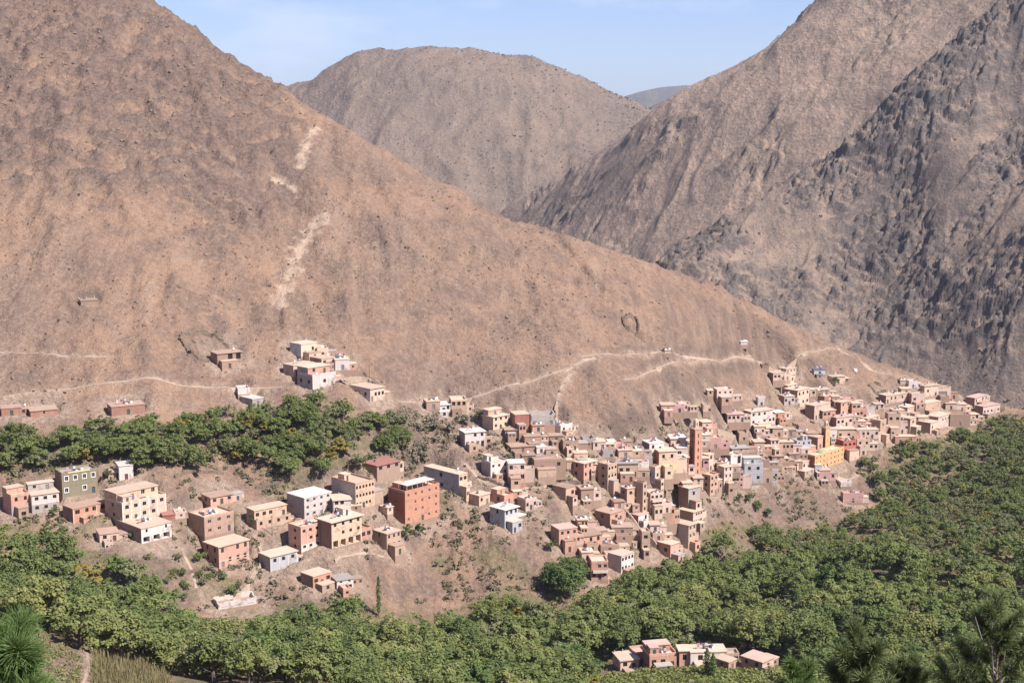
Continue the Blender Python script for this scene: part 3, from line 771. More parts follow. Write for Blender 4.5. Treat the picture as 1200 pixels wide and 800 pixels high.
 H(809, 780, 5, 44, 18, 'white', 1, 2, 0, 'river', 'long whitewashed house with sloping pale roof in the orchard compound', rt='slab', roof='cream', L='cream'),
 H(853.6, 787, 18, 9, 13, 'pink', 1, 1, 1, 'river', 'small pink house with cream roof in the orchard compound', L='rose2', rt='slab'),
 H(893, 788, 26, 14, 14, 'pinkwhite', 1, 1, 2, 'river', 'pale pink house with wide tilted roof at the end of the orchard compound', L='pink', rt='slab', roof='pink'),
 H(957, 800, 4, 12, 8, 'white', 1, 1, 0, 'river', 'small white hut among trees beyond the orchard compound', rt='slab', roof='white'),
 H(256, 714, 6, 48, 8, 'white', 1, 3, 0, 'mid', 'roofless ruin with crumbling white walls at the orchard edge', rt='para', unf=1, L='grey', roof='earth', big=1),
 # ---- smaller buildings packed between the others
 H(713, 525, 3, 9, 8, 'white', 1, 1, 0, 'main', None, rt='slab', roof='white'),
 H(752, 543, 4, 13, 9, 'grey', 1, 1, 0, 'main', None, rt='para', unf=1),
 H(858, 531, 6, 20, 6, 'tan', 1, 1, 0, 'main', None, roof='grey', rt='slab'),
 H(880, 539, 5, 14, 7, 'tan', 1, 1, 0, 'main', None, roof='earth', rt='slab'),
 H(905, 541, 4, 14, 7, 'tan', 1, 1, 0, 'upper', None, roof='earth', rt='slab'),
 H(925, 538, 5, 12, 7, 'mud', 1, 0, 0, 'mosque', None, roof='earth', rt='slab'),
 H(958, 463, 4, 14, 7, 'pinkwhite', 1, 2, 0, 'upper', None, rt='slab'),
 H(975, 472, 4, 9, 8, 'tan', 1, 1, 0, 'upper', None, rt='slab', L='brown'),
 H(990, 477, 4, 12, 10, 'pinkrose', 1, 1, 0, 'upper', None, rt='para', L='brown'),
 H(1005, 501, 4, 10, 8, 'pink', 1, 1, 0, 'end', None, rt='slab', L='brown'),
 H(1022, 519, 8, 10, 12, 'cream', 1, 1, 0, 'end', None, rt='slab', L='mud2'),
 H(1025, 480, 4, 11, 7, 'pinkwhite', 1, 2, 0, 'end', None, rt='slab'),
 H(700, 629, 5, 12, 8, 'tan', 1, 1, 0, 'lobe', None, rt='slab', roof='earth'),
 H(762, 623, 4, 12, 9, 'pinkwhite', 1, 1, 0, 'lobe', None, rt='slab'),
 H(664, 549, 5, 14, 9, 'tan', 1, 1, 0, 'centre', None, rt='slab', roof='earth'),
 H(648, 544, 4, 14, 8, 'mud', 1, 0, 0, 'centre', None, rt='slab', roof='earth'),
 H(612, 541, 4, 16, 8, 'mud', 1, 1, 0, 'centre', None, rt='slab', roof='earth'),
 H(690, 551, 4, 10, 8, 'cream', 1, 1, 0, 'main', None, rt='slab'),
 H(800, 577, 4, 12, 12, 'cream', 1, 1, 0, 'main', None, rt='slab', L='brown'),
 H(838, 566, 4, 10, 12, 'tan', 1, 1, 0, 'main', None, rt='slab', L='grey'),
 H(862, 500 + 4, 4, 10, 7, 'tan', 1, 1, 0, 'upper', None, rt='para', roof='earth'),
 H(920, 511, 4, 13, 8, 'mud', 1, 1, 0, 'upper', None, rt='slab', roof='earth'),
 H(946, 515, 5, 13, 8, 'tan', 1, 1, 0, 'upper', None, rt='slab', roof='earth', L='brown'),
 H(988, 517 - 22, 4, 14, 8, 'cream', 1, 2, 0, 'upper', None, rt='slab'),
 H(1108, 480, 5, 13, 8, 'cream', 1, 1, 0, 'end', None, rt='slab', L='brown'),
 H(1056, 462, 4, 12, 7, 'cream', 1, 1, 0, 'end', None, rt='slab'),
 H(720, 596, 5, 12, 9, 'pink', 1, 1, 0, 'lobe', None, rt='slab', roof='earth'),
 H(738, 592, 4, 12, 10, 'tan', 1, 1, 0, 'lobe', None, rt='slab'),
]
# plots of the valley, as outlines on the ground seen from the viewpoint
VALLEY = [(-60, 612), (20, 612), (60, 618), (110, 640), (150, 650), (180, 656), (200, 682), (215, 705), (235, 722), (310, 722), (325, 702), (345, 692), (375, 700), (410, 698),
          (450, 708), (500, 716), (545, 702), (570, 687), (600, 684), (628, 690), (640, 697), (690, 692), (720, 676), (760, 660), (800, 658), (820, 642), (815, 615), (840, 607), (900, 612), (960, 610),
          (1000, 597), (1035, 590), (1020, 570), (1005, 547), (1010, 527), (1050, 517), (1095, 508), (1140, 495), (1170, 483), (1270, 480), (1270, 900), (200, 900), (197, 765), (190, 752), (110, 748),
          (85, 738), (60, 716), (0, 726), (-60, 728)]
GROVE = [(-60, 500), (0, 500), (60, 494), (130, 492), (200, 484), (260, 480), (310, 472), (370, 464), (420, 477), (465, 484), (478, 502), (470, 530), (430, 540), (380, 545), (330, 542), (300, 532), (240, 532),
         (160, 536), (60, 541), (0, 544), (-60, 545)]
GARDEN = [(165, 652), (240, 642), (252, 665), (282, 682), (270, 697), (215, 702), (180, 672)]
BROWN = [(1090, 640), (1200, 610), (1270, 640), (1270, 740), (1130, 700), (1060, 690)]      # drier, browner patch of the valley
def cut_pad(hd):
    """level the ground for a building footprint, leaving a cut bank behind it"""
    c, s = math.cos(hd['th']), math.sin(hd['th'])
    r = math.hypot(hd['W'], hd['D']) + 5
    sl_ = window(hd['x'], hd['y'], r)
    dx, dy = GX[sl_] - hd['x'], GY[sl_] - hd['y']
    u, v = dx * c + dy * s, -dx * s + dy * c
    du = np.maximum(np.maximum(-u, u - hd['W']), 0); dv = np.maximum(np.maximum(-v, v - hd['D']), 0)
    d = np.hypot(du, dv)
    cap = hd['z'] + 0.15 + np.maximum(d - 1.0, 0) * 2.0
    ZZ[sl_] = np.minimum(ZZ[sl_], cap)
    ins = (du == 0) & (dv == 0)
    flo = hd['z'] - 1.0 - np.maximum(d - 0.3, 0) * 1.3
    ZZ[sl_] = np.maximum(ZZ[sl_], np.where(d < 4, flo, -1e9))
    if hd['h'] > 7: dust[sl_] = np.maximum(dust[sl_], 0.75 * (1 - sstep(2.0, 6.5, d + 1.5 * gnoise(GX[sl_] / 3, GY[sl_] / 3, 7))))
for hd in HOUSES:
    hd['x'], hd['y'], hd['z'] = cast(hd['px'], hd['py'])
for hd in HOUSES:
    x, y = hd['x'], hd['y']
    t = x / y; k = y / F_PX * 1.015
    wl, wr = hd['wl'], hd['wr']
    lim = 6.4 if y < 560 else 5.4
    th = R(46)
    for deg in range(46, 2, -2):          # yaw that gives the visible side width with a plausible depth
        q = R(deg); den = math.sin(q) + t * math.cos(q)
        if den < 0.05: break
        th = q
        if wl * k / den >= min(lim, 0.75 * wr * k + 2.0): break
    D = wl * k / max(0.10, math.sin(th) + t * math.cos(th))
    W = wr * k / max(0.25, math.cos(th) - t * math.sin(th))
    hd.update(th=th, W=max(2.4, min(W, 26)), D=max(4.2, min(D, 20)), Hm=hd['h'] * k * 1.01)
for hd in sorted(HOUSES, key=lambda q: -q['z']):
    if hd['h'] > 5: cut_pad(hd)
MINARET = dict(px=813.5, py=558, wl=8.5, wr=4.5, h=57)
SMALLMIN = dict(px=966.8, py=529, wl=4.0, wr=6.2, h=28)
for md in (MINARET, SMALLMIN):
    x, y, z = cast(md['px'], md['py'])
    k = y / F_PX
    md.update(x=x, y=y, z=z, k=k, Hm=md['h'] * k)

# ================================================================== BUILD THE TERRAIN SHEETS
def grid_mesh(name, XX, YY, Zv, mat, attrs={}):
    ny, nx = XX.shape
    V = np.stack([XX, YY, Zv], -1).reshape(-1, 3)
    idx = np.arange(nx * ny).reshape(ny, nx)
    Fq = np.stack([idx[:-1, :-1], idx[:-1, 1:], idx[1:, 1:], idx[1:, :-1]], -1).reshape(-1, 4)
    me = mesh_np(name, V, Fq, [mat], True)
    for k, a in attrs.items():
        at_ = me.attributes.new(k, 'FLOAT', 'POINT')
        at_.data.foreach_set('value', a.astype(np.float32).ravel())
    return tag(link(name, me), kind='structure')

def inpoly_np(PX, PY, poly):
    r = np.zeros(PX.shape, bool); j = len(poly) - 1
    for i in range(len(poly)):
        (xi, yi), (xj, yj) = poly[i], poly[j]
        if yi != yj:
            r ^= ((yi > PY) != (yj > PY)) & (PX < (xj - xi) * (PY - yi) / (yj - yi) + xi)
        j = i
    return r
_PX, _PY = proj(GX, np.maximum(GY, 60.0), ZZ)
for poly, dy, k in ((VALLEY, -6, .8), (GROVE, -8, .55), (GARDEN, -3, .8)):
    g_ = inpoly_np(_PX + 4 * gnoise(GX / 6, GY / 6, 3), _PY + dy + 4 * gnoise(GX / 6, GY / 6, 4), poly) & (GY > 200)
    green[:] = np.maximum(green, g_ * k * sstep(-.5, .3, fbm(GX / 14, GY / 14, 3, 5)))
green[:] = np.maximum(green, .55 * sstep(0.12, 0.4, fbm(GX / 22, GY / 22, 3, 91)) * (1 - hillm) * (GY > 200) * (_PY > 520) * (_PY < 900))
dust[:] = dust * (1 - green)
grid_mesh('hillside', GX, GY, ZZ, M_HILL, {'pale': pale, 'green': green, 'dust': dust, 'crag': np.clip(cragm * sstep(0.12, 0.55, crag) + bank * 0.55 * sstep(0.25, 0.7, bankr), 0, 1)})

# roads as thin ribbons on their benches
m = NT('road_dust'); f = m.noise(m.pos(), 0.7, 5, 0.6)
M_ROAD = (m.pbr(m.ramp(f, [(0.3, (0.28, 0.205, 0.155)), (0.7, (0.40, 0.305, 0.235))]), 0.95, None, 0.05), m.m)[1]
for nm, ln, wd in road_lines:
    mb = MB(); L = []
    for i, p in enumerate(ln):
        d = (ln[min(i + 1, len(ln) - 1)] - ln[max(i - 1, 0)]); d.z = 0
        d = d.normalized() if d.length > 1e-6 else Vector((1, 0, 0))
        n = Vector((-d.y, d.x, 0))
        hw = wd * 0.5 * (1 + 0.22 * math.sin(i * 0.7) + 0.12 * random.uniform(-1, 1))
        row = []
        for k in (-1.0, -0.4, 0.4, 1.0):
            q = p + n * hw * k
            z = max(bil(q.x, q.y) + 0.05, p.z - 0.25 if abs(k) < 1 else -1e9)
            row.append((q.x, q.y, z))
        L.append(row)
    for a, b in zip(L[:-1], L[1:]):
        for k in range(3):
            mb.quad(a[k], a[k + 1], b[k + 1], b[k])
    tag(link(nm, mb.mesh(nm, [M_ROAD], True)), kind='structure')

# ------------------------------------------------------------------ right-hand mountain
def tps_sheet(name, pts, segx, segy, mat, relief):
    t = TPS(pts, 1.0)
    ax, ay = axis(segx), axis(segy)
    XX, YY = np.meshgrid(ax, ay)
    Zb = t(XX, YY)
    Zr, cgm = relief(XX, YY, Zb)
    grid_mesh(name, XX, YY, Zr, mat, {'crag': cgm})
    return ax, ay, Zr
def P(*a): return at(*a)
CREST = [(1300, -110, 1240), (1200, -18, 1232), (1160, 12, 1222), (1110, 62, 1205), (1060, 100, 1192), (1000, 166, 1180), (950, 196, 1176), (900, 228, 1170), (840, 264, 1165), (780, 300, 1165)]
RP = [P(*a) for a in CREST + [
    (1200, 480, 905), (1050, 440, 985), (900, 370, 1035), (780, 322, 1085), (1350, 500, 860), (1350, 250, 960), (1350, 50, 1090),
    (1100, 300, 1045), (1200, 300, 985), (1200, 150, 1110), (1000, 320, 1080), (1100, 180, 1112), (900, 300, 1105), (1050, 240, 1112)]]
for a in CREST:
    x, y, z = at(*a); RP += [(x + 20, y + 60, z - 34), (x + 40, y + 150, z - 110)]
RP += [(250, 800, -235), (420, 760, -240), (600, 760, -215), (120, 960, -240), (60, 1100, -190), (60, 1250, -215)]
BP = [P(*a) for a in [
    (960, 0, 1560), (1000, -45, 1590), (880, 68, 1560), (800, 106, 1600), (745, 148, 1640), (690, 187, 1700), (600, 238, 1800),
    (900, 150, 1400), (800, 200, 1440), (850, 120, 1490), (960, 205, 1290), (900, 245, 1290), (850, 278, 1295), (790, 305, 1310), (700, 262, 1500), (640, 262, 1640), (740, 296, 1390),
    (1050, 40, 1420), (1000, 130, 1350), (1060, 120, 1310), (1100, 0, 1440), (1120, 60, 1330), (1200, -90, 1440), (1350, -190, 1430), (760, 240, 1440), (1200, 40, 1310)]]
for (px, py, Y) in [(1000, -45, 1590), (960, 0, 1560), (880, 68, 1560), (800, 106, 1600), (745, 148, 1640), (690, 187, 1700), (600, 238, 1800)]:
    x, y, z = at(px, py, Y)
    BP += [(x + 40, y + 140, z - 75), (x + 60, y + 320, z - 190)]
x, y, z = at(1200, -90, 1440); BP += [(x, 1760, z + 30), (x + 150, 1900, z - 60), (40, 1200, -225), (200, 1180, -160), (420, 1160, -120), (600, 1160, -80), (-20, 1450, -205), (-60, 1750, -195)]
def rel_front(X, Y, Z):
    wx = X + 14 * gnoise(X / 55, Y / 55, 3) + 5 * gnoise(X / 17, Y / 17, 5); wy = Y + 14 * gnoise(X / 55, Y / 55, 4) + 5 * gnoise(X / 17, Y / 17, 6)
    a, b = wx * 0.72 + wy * 0.69, -wx * 0.69 + wy * 0.72            # along / across the ribs
    mask = sstep(-0.16, 0.26, fbm(b / 60, a / 100, 4, 15) + 0.10 + 0.22 * sstep(1090, 1180, Y))
    g = ridged(b / 85, a / 300, 4, 11, 0.5) - 0.45
    c = ridged(wx / 34, wy / 19, 6, 12, 0.68) - 0.4
    t = fbm(wx / 11, wy / 6.5, 4, 13, 0.64)
    st = 6.0; lz = (Z + 14 * fbm(wx / 30, wy / 30, 4, 14)) / st     # ledges give the rock its broken faces
    led = (sstep(0.25, 0.75, lz - np.floor(lz)) + np.floor(lz) - lz) * st
    tall = sstep(-215, -130, Z)
    return Z + tall * (g * 9 + fbm(wx / 75, wy / 75, 3, 19) * 7 + (0.08 + mask) * (c * 14 + np.abs(t) * 8.5) + mask * led * 0.8 + t * 0.9), mask * sstep(0.0, 0.45, c + 0.25)
def rel_back(X, Y, Z):
    wx = X + 26 * gnoise(X / 80, Y / 80, 33) + 8 * gnoise(X / 25, Y / 25, 31); wy = Y + 26 * gnoise(X / 80, Y / 80, 34) + 8 * gnoise(X / 25, Y / 25, 32)
    a, b = wx * 0.50 + wy * 0.866, -wx * 0.866 + wy * 0.50
    mask = sstep(0.0, 0.36, fbm(wx / 95, wy / 95, 3, 35))
    g = ridged(b / 95, a / 420, 4, 36, 0.5) - 0.45
    c = ridged(wx / 40, wy / 22, 5, 37, 0.64) - 0.4
    t = fbm(wx / 15, wy / 8.5, 4, 38, 0.62)
    return Z + sstep(-215, -130, Z) * (g * 6.5 + fbm(wx / 90, wy / 60, 4, 39) * 8 + (0.06 + mask) * (c * 12 + np.abs(t) * 6) + t * 1.2), mask * sstep(0, .5, c + .2)
tps_sheet('mountain_slope', BP, [(-60, 20, 5), (20, 460, 2.3), (460, 760, 8)], [(1160, 1240, 6), (1240, 1700, 2.4), (1700, 2000, 9)], M_BACK, rel_back)
RX, RY, RZ = tps_sheet('rocky_spur', RP, [(20, 110, 4), (110, 500, 1.4), (500, 760, 7)], [(760, 900, 5), (900, 1260, 1.4), (1260, 1330, 6)], M_RIGHT, rel_front)

# ------------------------------------------------------------------ rounded mountain at the back
DP = [P(*a) for a in [(300, 112, 2420), (330, 104, 2400), (350, 97, 2390), (368, 97, 2380), (395, 74, 2360), (425, 61, 2340), (480, 58, 2330), (540, 57, 2320), (600, 64, 2300),
                      (650, 78, 2290), (700, 100, 2290), (730, 113, 2290), (765, 130, 2300), (840, 165, 2300), (400, 140, 2140), (360, 130, 2230),
                      (480, 140, 2100), (560, 140, 2090), (640, 150, 2080), (700, 160, 2080), (520, 220, 1930), (600, 240, 1900), (640, 230, 1900), (450, 200, 1980), (700, 200, 1950), (300, 200, 2100)]]
for (px, py, Y) in [(330, 104, 2400), (425, 61, 2340), (540, 57, 2320), (650, 78, 2290), (765, 130, 2300), (840, 165, 2300)]:
    x, y, z = at(px, py, Y); DP += [(x, y + 140, z - 40), (x, y + 420, z - 220)]
DP += [(x, 1700, -215) for x in (-500, -200, 0, 200, 420)]
def rel_dome(X, Y, Z):
    wx = X + 30 * gnoise(X / 140, Y / 140, 3); wy = Y + 30 * gnoise(X / 140, Y / 140, 4)
    g = ridged(wx / 95, wy / 420, 4, 22, 0.5) - 0.45
    lump = sstep(1980, 2300, Y)
    return Z + g * 15 * (1 - 0.6 * lump) + fbm(wx / 60, wy / 60, 5, 23, 0.55) * 9 + (ridged(wx / 40, wy / 50, 3, 24) - 0.4) * 6 * sstep(-100, -420, X), 0.5 * sstep(0.1, 0.5, g + 0.3) * sstep(0.1, -0.2, fbm(wx / 200, wy / 200, 3, 29))
DX, DY, DZ = tps_sheet('rounded_mountain', DP, [(-900, -600, 14), (-600, 450, 4.0), (450, 700, 14)], [(1700, 1860, 12), (1860, 2420, 4.0), (2420, 2780, 18)], M_DOME, rel_dome)

# ------------------------------------------------------------------ farther ranges
def range_sheet(name, pts, depth, half, mat, amp, seed, lo=-300):
    q = [at(px, py, depth) for px, py in pts]
    xs = np.array([p[0] for p in q]); zs = np.array([p[2] for p in q])
    ax = np.linspace(xs[0], xs[-1], 150); ay = np.linspace(depth - half, depth + half, 70)
    XX, YY = np.meshgrid(ax, ay)
    crest = np.interp(XX, xs, zs)
    k = np.abs(YY - depth) / half
    Zv = crest - (crest - lo) * k ** 0.85
    Zv = Zv + fbm(XX / (amp * 9), YY / (amp * 14), 5, seed) * amp * (0.15 + 1.2 * np.minimum(k, 0.4)) + (ridged(XX / (amp * 5), YY / (amp * 16), 4, seed + 3) - .5) * amp * k
    grid_mesh(name, XX, YY, Zv, mat)
range_sheet('near_range', [(640, 215), (700, 160), (745, 130), (790, 108), (830, 95), (880, 80), (960, 70), (1100, 60)], 3500, 700, M_DOME, 28, 51)
range_sheet('far_range', [(500, 190), (620, 140), (690, 117), (726, 111), (750, 104), (775, 98.5), (800, 97), (830, 97), (900, 100), (1000, 90), (1200, 100)], 9500, 2300, M_FAR, 85, 52, -500)

# ground that closes the valleys and runs to the horizon
M_BASE = rock_ground('plain_earth', [(0.20, 0.15, 0.11), (0.22, 0.165, 0.12), (0.24, 0.18, 0.13)], (0.15, 0.12, 0.10), (0.28, 0.22, 0.17), 6.0, False, 0.4)
gx, gy = np.meshgrid(np.linspace(-14000, 14000, 40), np.linspace(-9000, 22000, 40))
gz = np.full_like(gx, -262.0)
gz = gz + np.where((np.abs(gx) < 2500) & (gy > -600) & (gy < 4000), 0, fbm(gx / 3000, gy / 3000, 3, 77) * 40 - 30)
grid_mesh('ground', gx, gy, gz, M_BASE)

# ================================================================== VILLAGE: building the houses
PAL = {  # wall paints, bare materials and darker tones for shaded left walls
 'pink': (0.60, 0.36, 0.27), 'salmon': (0.58, 0.31, 0.21), 'peach': (0.65, 0.44, 0.315), 'cream': (0.65, 0.50, 0.385),
 'white': (0.69, 0.63, 0.575), 'pinkwhite': (0.68, 0.52, 0.435), 'pinkrose': (0.60, 0.37, 0.335), 'grey': (0.46, 0.42, 0.385),
 'grey2': (0.47, 0.42, 0.375), 'bluegrey': (0.50, 0.525, 0.54), 'mud': (0.39, 0.275, 0.205), 'mud2': (0.46, 0.32, 0.23),
 'tan': (0.53, 0.385, 0.285), 'orange': (0.64, 0.325, 0.215), 'rust': (0.46, 0.185, 0.12), 'rust2': (0.37, 0.20, 0.145),
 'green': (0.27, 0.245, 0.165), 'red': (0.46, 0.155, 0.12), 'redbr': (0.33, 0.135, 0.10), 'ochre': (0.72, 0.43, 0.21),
 'yellow': (0.74, 0.62, 0.34), 'lemon': (0.70, 0.54, 0.39), 'brown': (0.33, 0.215, 0.17), 'stone': (0.33, 0.235, 0.18),  # brown: left walls only, their shade put into the colour
 'rough': (0.50, 0.335, 0.26), 'rose2': (0.50, 0.275, 0.215),
}
ROOF = {'cream': (0.62, 0.49, 0.37), 'earth': (0.43, 0.31, 0.235), 'grey': (0.42, 0.385, 0.35), 'white': (0.68, 0.63, 0.56),
        'pink': (0.60, 0.44, 0.36), 'red': (0.38, 0.19, 0.15), 'blue': (0.17, 0.21, 0.29)}
_wm = {}
def wall_mat(k):
    if k in _wm: return _wm[k]
    c = tuple(v * q for v, q in zip(PAL[k], (0.87, 0.83, 0.85))); m = NT('plaster_' + k); o = m.obj()
    oi = m.n('ShaderNodeObjectInfo')
    big = m.noise(o, 0.28, 4, 0.6); st = m.noise(o, 0.9, 5, 0.65, 0.3, (1.6, 1.6, 0.35)); fine = m.noise(o, 3.5, 3, 0.6)
    base = m.mix(m.ramp(big, [(0.38, 0.0), (0.68, 0.42)]), c, tuple(0.62 * v + 0.38 * q for v, q in zip(c, (0.40, 0.30, 0.225))))
    base = m.mix(m.ramp(st, [(0.47, 0.0), (0.72, 0.5)]), base, tuple(v * 0.66 for v in c))
    # patches where the render has fallen and bare block shows
    pt = m.noise(o, 0.45, 3, 0.5, 0.8)
    base = m.mix(m.ramp(pt, [(0.60, 0.0), (0.645, 0.6)]), base, (0.29, 0.215, 0.165))
    dz = m.n('ShaderNodeSeparateXYZ'); m.l(o, dz.inputs[0])
    val = m.math('ADD', 0.86, m.math('MULTIPLY', oi.outputs['Random'], 0.24))
    base = m.mix(1.0, base, m.mix(m.ramp(fine, [(0.3, 0.0), (0.7, 1.0)]), 0.92, 1.06), 'MULTIPLY')
    hs = m.n('ShaderNodeHueSaturation'); m.l(base, hs.inputs['Color']); m.l(val, hs.inputs['Value'])
    m.pbr(hs.outputs['Color'], 0.92, m.bump(st, 0.25, 0.08), 0.15)
    _wm[k] = m.m; return m.m
_rm = {}
def roof_mat(k):
    if k in _rm: return _rm[k]
    c = tuple(v * q for v, q in zip(ROOF[k], (0.86, 0.82, 0.84))); m = NT('roof_' + k); o = m.obj()
    oi = m.n('ShaderNodeObjectInfo')
    big = m.noise(o, 0.35, 5, 0.65, 0.5); fine = m.noise(o, 2.6, 4, 0.65)
    base = m.mix(m.ramp(big, [(0.36, 0.0), (0.66, 0.6)]), c, tuple(v * 0.70 + 0.02 for v in c))
    base = m.mix(m.ramp(fine, [(0.42, 0.0), (0.75, 0.4)]), base, tuple(min(.8, v * 1.18) for v in c))
    hs = m.n('ShaderNodeHueSaturation'); m.l(base, hs.inputs['Color'])
    m.l(m.math('ADD', 0.84, m.math('MULTIPLY', oi.outputs['Random'], 0.26)), hs.inputs['Value'])
    m.pbr(hs.outputs['Color'], 0.95, m.bump(fine, 0.3, 0.08), 0.1)
    _rm[k] = m.m; return m.m
def flat_mat(name, c, rough=0.7, spec=0.3, metal=0):
    m = NT(name); f = m.noise(m.obj(), 4.0, 3)
    b = m.pbr(m.mix(m.ramp(f, [(0.35, 0.0), (0.7, 0.35)]), c, tuple(v * 0.7 for v in c)), rough, None, spec)
    b.inputs['Metallic'].default_value = metal
    return m.m
M_GLASS = flat_mat('window_dark_glass', (0.020, 0.018, 0.017), 0.45, 0.15)
M_INT = flat_mat('opening_shade', (0.11, 0.09, 0.075), 0.95, 0.05)  # dark backs of openings, the shade inside put into the colour
M_FRM = [flat_mat('window_frame_brown', (0.14, 0.075, 0.045)), flat_mat('window_frame_white', (0.62, 0.58, 0.53)), flat_mat('window_frame_blue', (0.12, 0.17, 0.22)), flat_mat('window_frame_grey', (0.25, 0.22, 0.20))]
M_DOOR = [flat_mat('door_brown', (0.12, 0.06, 0.04)), flat_mat('door_blue', (0.06, 0.085, 0.11)), flat_mat('door_green', (0.07, 0.09, 0.065)), flat_mat('door_grey', (0.20, 0.19, 0.19))]
M_WHT = flat_mat('white_paint', (0.74, 0.71, 0.66), 0.6)
M_DISH = flat_mat('satellite_dish_white', (0.72, 0.72, 0.71), 0.4)
M_TANK = flat_mat('water_tank_plastic', (0.13, 0.15, 0.19), 0.5)
M_STEEL = flat_mat('rusty_steel', (0.17, 0.10, 0.07), 0.7)
CLOTH = [flat_mat('cloth_red', (0.30, 0.07, 0.06)), flat_mat('cloth_blue', (0.12, 0.16, 0.26)), flat_mat('cloth_white', (0.55, 0.53, 0.50)), flat_mat('cloth_pink', (0.48, 0.27, 0.25))]

_win = {}
def win_mesh(w, h, fi, trim):
    key = (round(w, 1), round(h, 1), fi, trim)
    if key in _win: return _win[key]
    w, h = key[0], key[1]
    mb = MB(); a, b = w / 2 - 0.004, h / 2 - 0.004; t = 0.06
    mb.box(-a, a, 0.05, 0.07, -b, b, 1)
    for q in ((-a, -a + t, -b, b), (a - t, a, -b, b)): mb.box(q[0], q[1], 0, 0.045, q[2], q[3], 0)
    for q in ((-b, -b + t), (b - t, b)): mb.box(-a + t, a - t, 0, 0.044, q[0], q[1], 0)
    if w > 0.75: mb.box(-0.03, 0.03, 0.003, 0.042, -b + t, b - t, 0)
    if trim:      # painted surround proud of the wall
        for q in ((-a - .22, -a - .01, -b - .22, b + .22), (a + .01, a + .22, -b - .22, b + .22)): mb.box(q[0], q[1], -0.27, -0.215, q[2], q[3], 2)
        for q in ((-b - .22, -b - .01), (b + .01, b + .22)): mb.box(-a - .01, a + .01, -0.27, -0.215, q[0], q[1], 2)
    _win[key] = mb.mesh('window', [M_FRM[fi], M_GLASS, M_WHT]); return _win[key]
_door = {}
def door_mesh(w, h, di):
    key = (round(w, 1), round(h, 1), di)
    if key in _door: return _door[key]
    mb = MB(); a = key[0] / 2 - .004; b = key[1]
    mb.box(-a, a, 0.0, 0.06, 0.0, b, 0)
    for x0, x1 in ((-a + .1, -.05), (.05, a - .1)):
        mb.box(x0, x1, -0.03, -0.002, 0.15, b * .45, 0); mb.box(x0, x1, -0.03, -0.002, b * .52, b - .15, 0)
    _door[key] = mb.mesh('door', [M_DOOR[di]]); return _door[key]
def simple(name, f):
    mb = MB(); mats = f(mb); return mb.mesh(name, mats)
def _dish(mb):
    n = 10; r = 0.45
    for ring in range(3):
        r0, r1 = r * ring / 3, r * (ring + 1) / 3
        for j in range(n):
            a0, a1 = 2 * math.pi * j / n, 2 * math.pi * (j + 1) / n
            pt = lambda rr, a: (rr * math.cos(a), -0.35 * (1 - (rr / r) ** 2) * -0.4 - 0.1 + rr * math.sin(a) * 0.35, 0.95 + rr * math.sin(a) * 0.9)
            mb.quad(pt(r0, a0), pt(r1, a0), pt(r1, a1), pt(r0, a1), 0)
    mb.tube([(0, 0.1, 0), (0, 0.05, 0.95)], [0.04, 0.04], 5, 1); mb.tube([(0, 0, 0.6), (0, -0.55, 1.05)], [0.02, 0.02], 4, 1)
    return [M_DISH, M_STEEL]
ME_DISH = simple('satellite_dish', _dish)
def _tank(mb):
    mb.tube([(0, 0, 0), (0, 0, .9), (0, 0, 1.0)], [.45, .45, .2], 10, 0); return [M_TANK]
ME_TANK = simple('water_tank', _tank)
def _line(ci):
    def f(mb):
        L = 4.0
        for x in (0, L): mb.tube([(x, 0, 0), (x, 0, 1.9)], [.04, .03], 4, 0)
        mb.tube([(0, 0, 1.8), (L / 2, 0, 1.72), (L, 0, 1.8)], [.012] * 3, 3, 0)
        x = 0.25
        rr = random.Random(ci)
        k = 1
        while x < L - .7:
            w_ = rr.uniform(.4, .8); h_ = rr.uniform(.7, 1.25)
            for q in range(3):
                xa, xb = x + w_ * q / 3, x + w_ * (q + 1) / 3
                ya, yb = .05 * math.sin(q * 2), .05 * math.sin(q * 2 + 2)
                mb.quad((xa, ya, 1.76 - h_), (xb, yb, 1.76 - h_), (xb, .0, 1.76), (xa, .0, 1.76), 1 + (k + ci) % 4)
            k += 1; x += w_ + .12
        return [M_STEEL] + CLOTH
    return simple('laundry_line', f)
ME_LINE = [_line(i) for i in range(3)]
def _junk(mb):
    rr = random.Random(4)
    for i in range(7):
        x, y = rr.uniform(-1.4, 1.4), rr.uniform(-.8, .8); s_ = rr.uniform(.2, .55)
        mb.box(x - s_, x + s_, y - s_ * .7, y + s_ * .7, 0, s_ * rr.uniform(.6, 1.6), i % 3)
    return [M_WHT, M_STEEL, CLOTH[1]]
ME_JUNK = simple('roof_clutter', _junk)

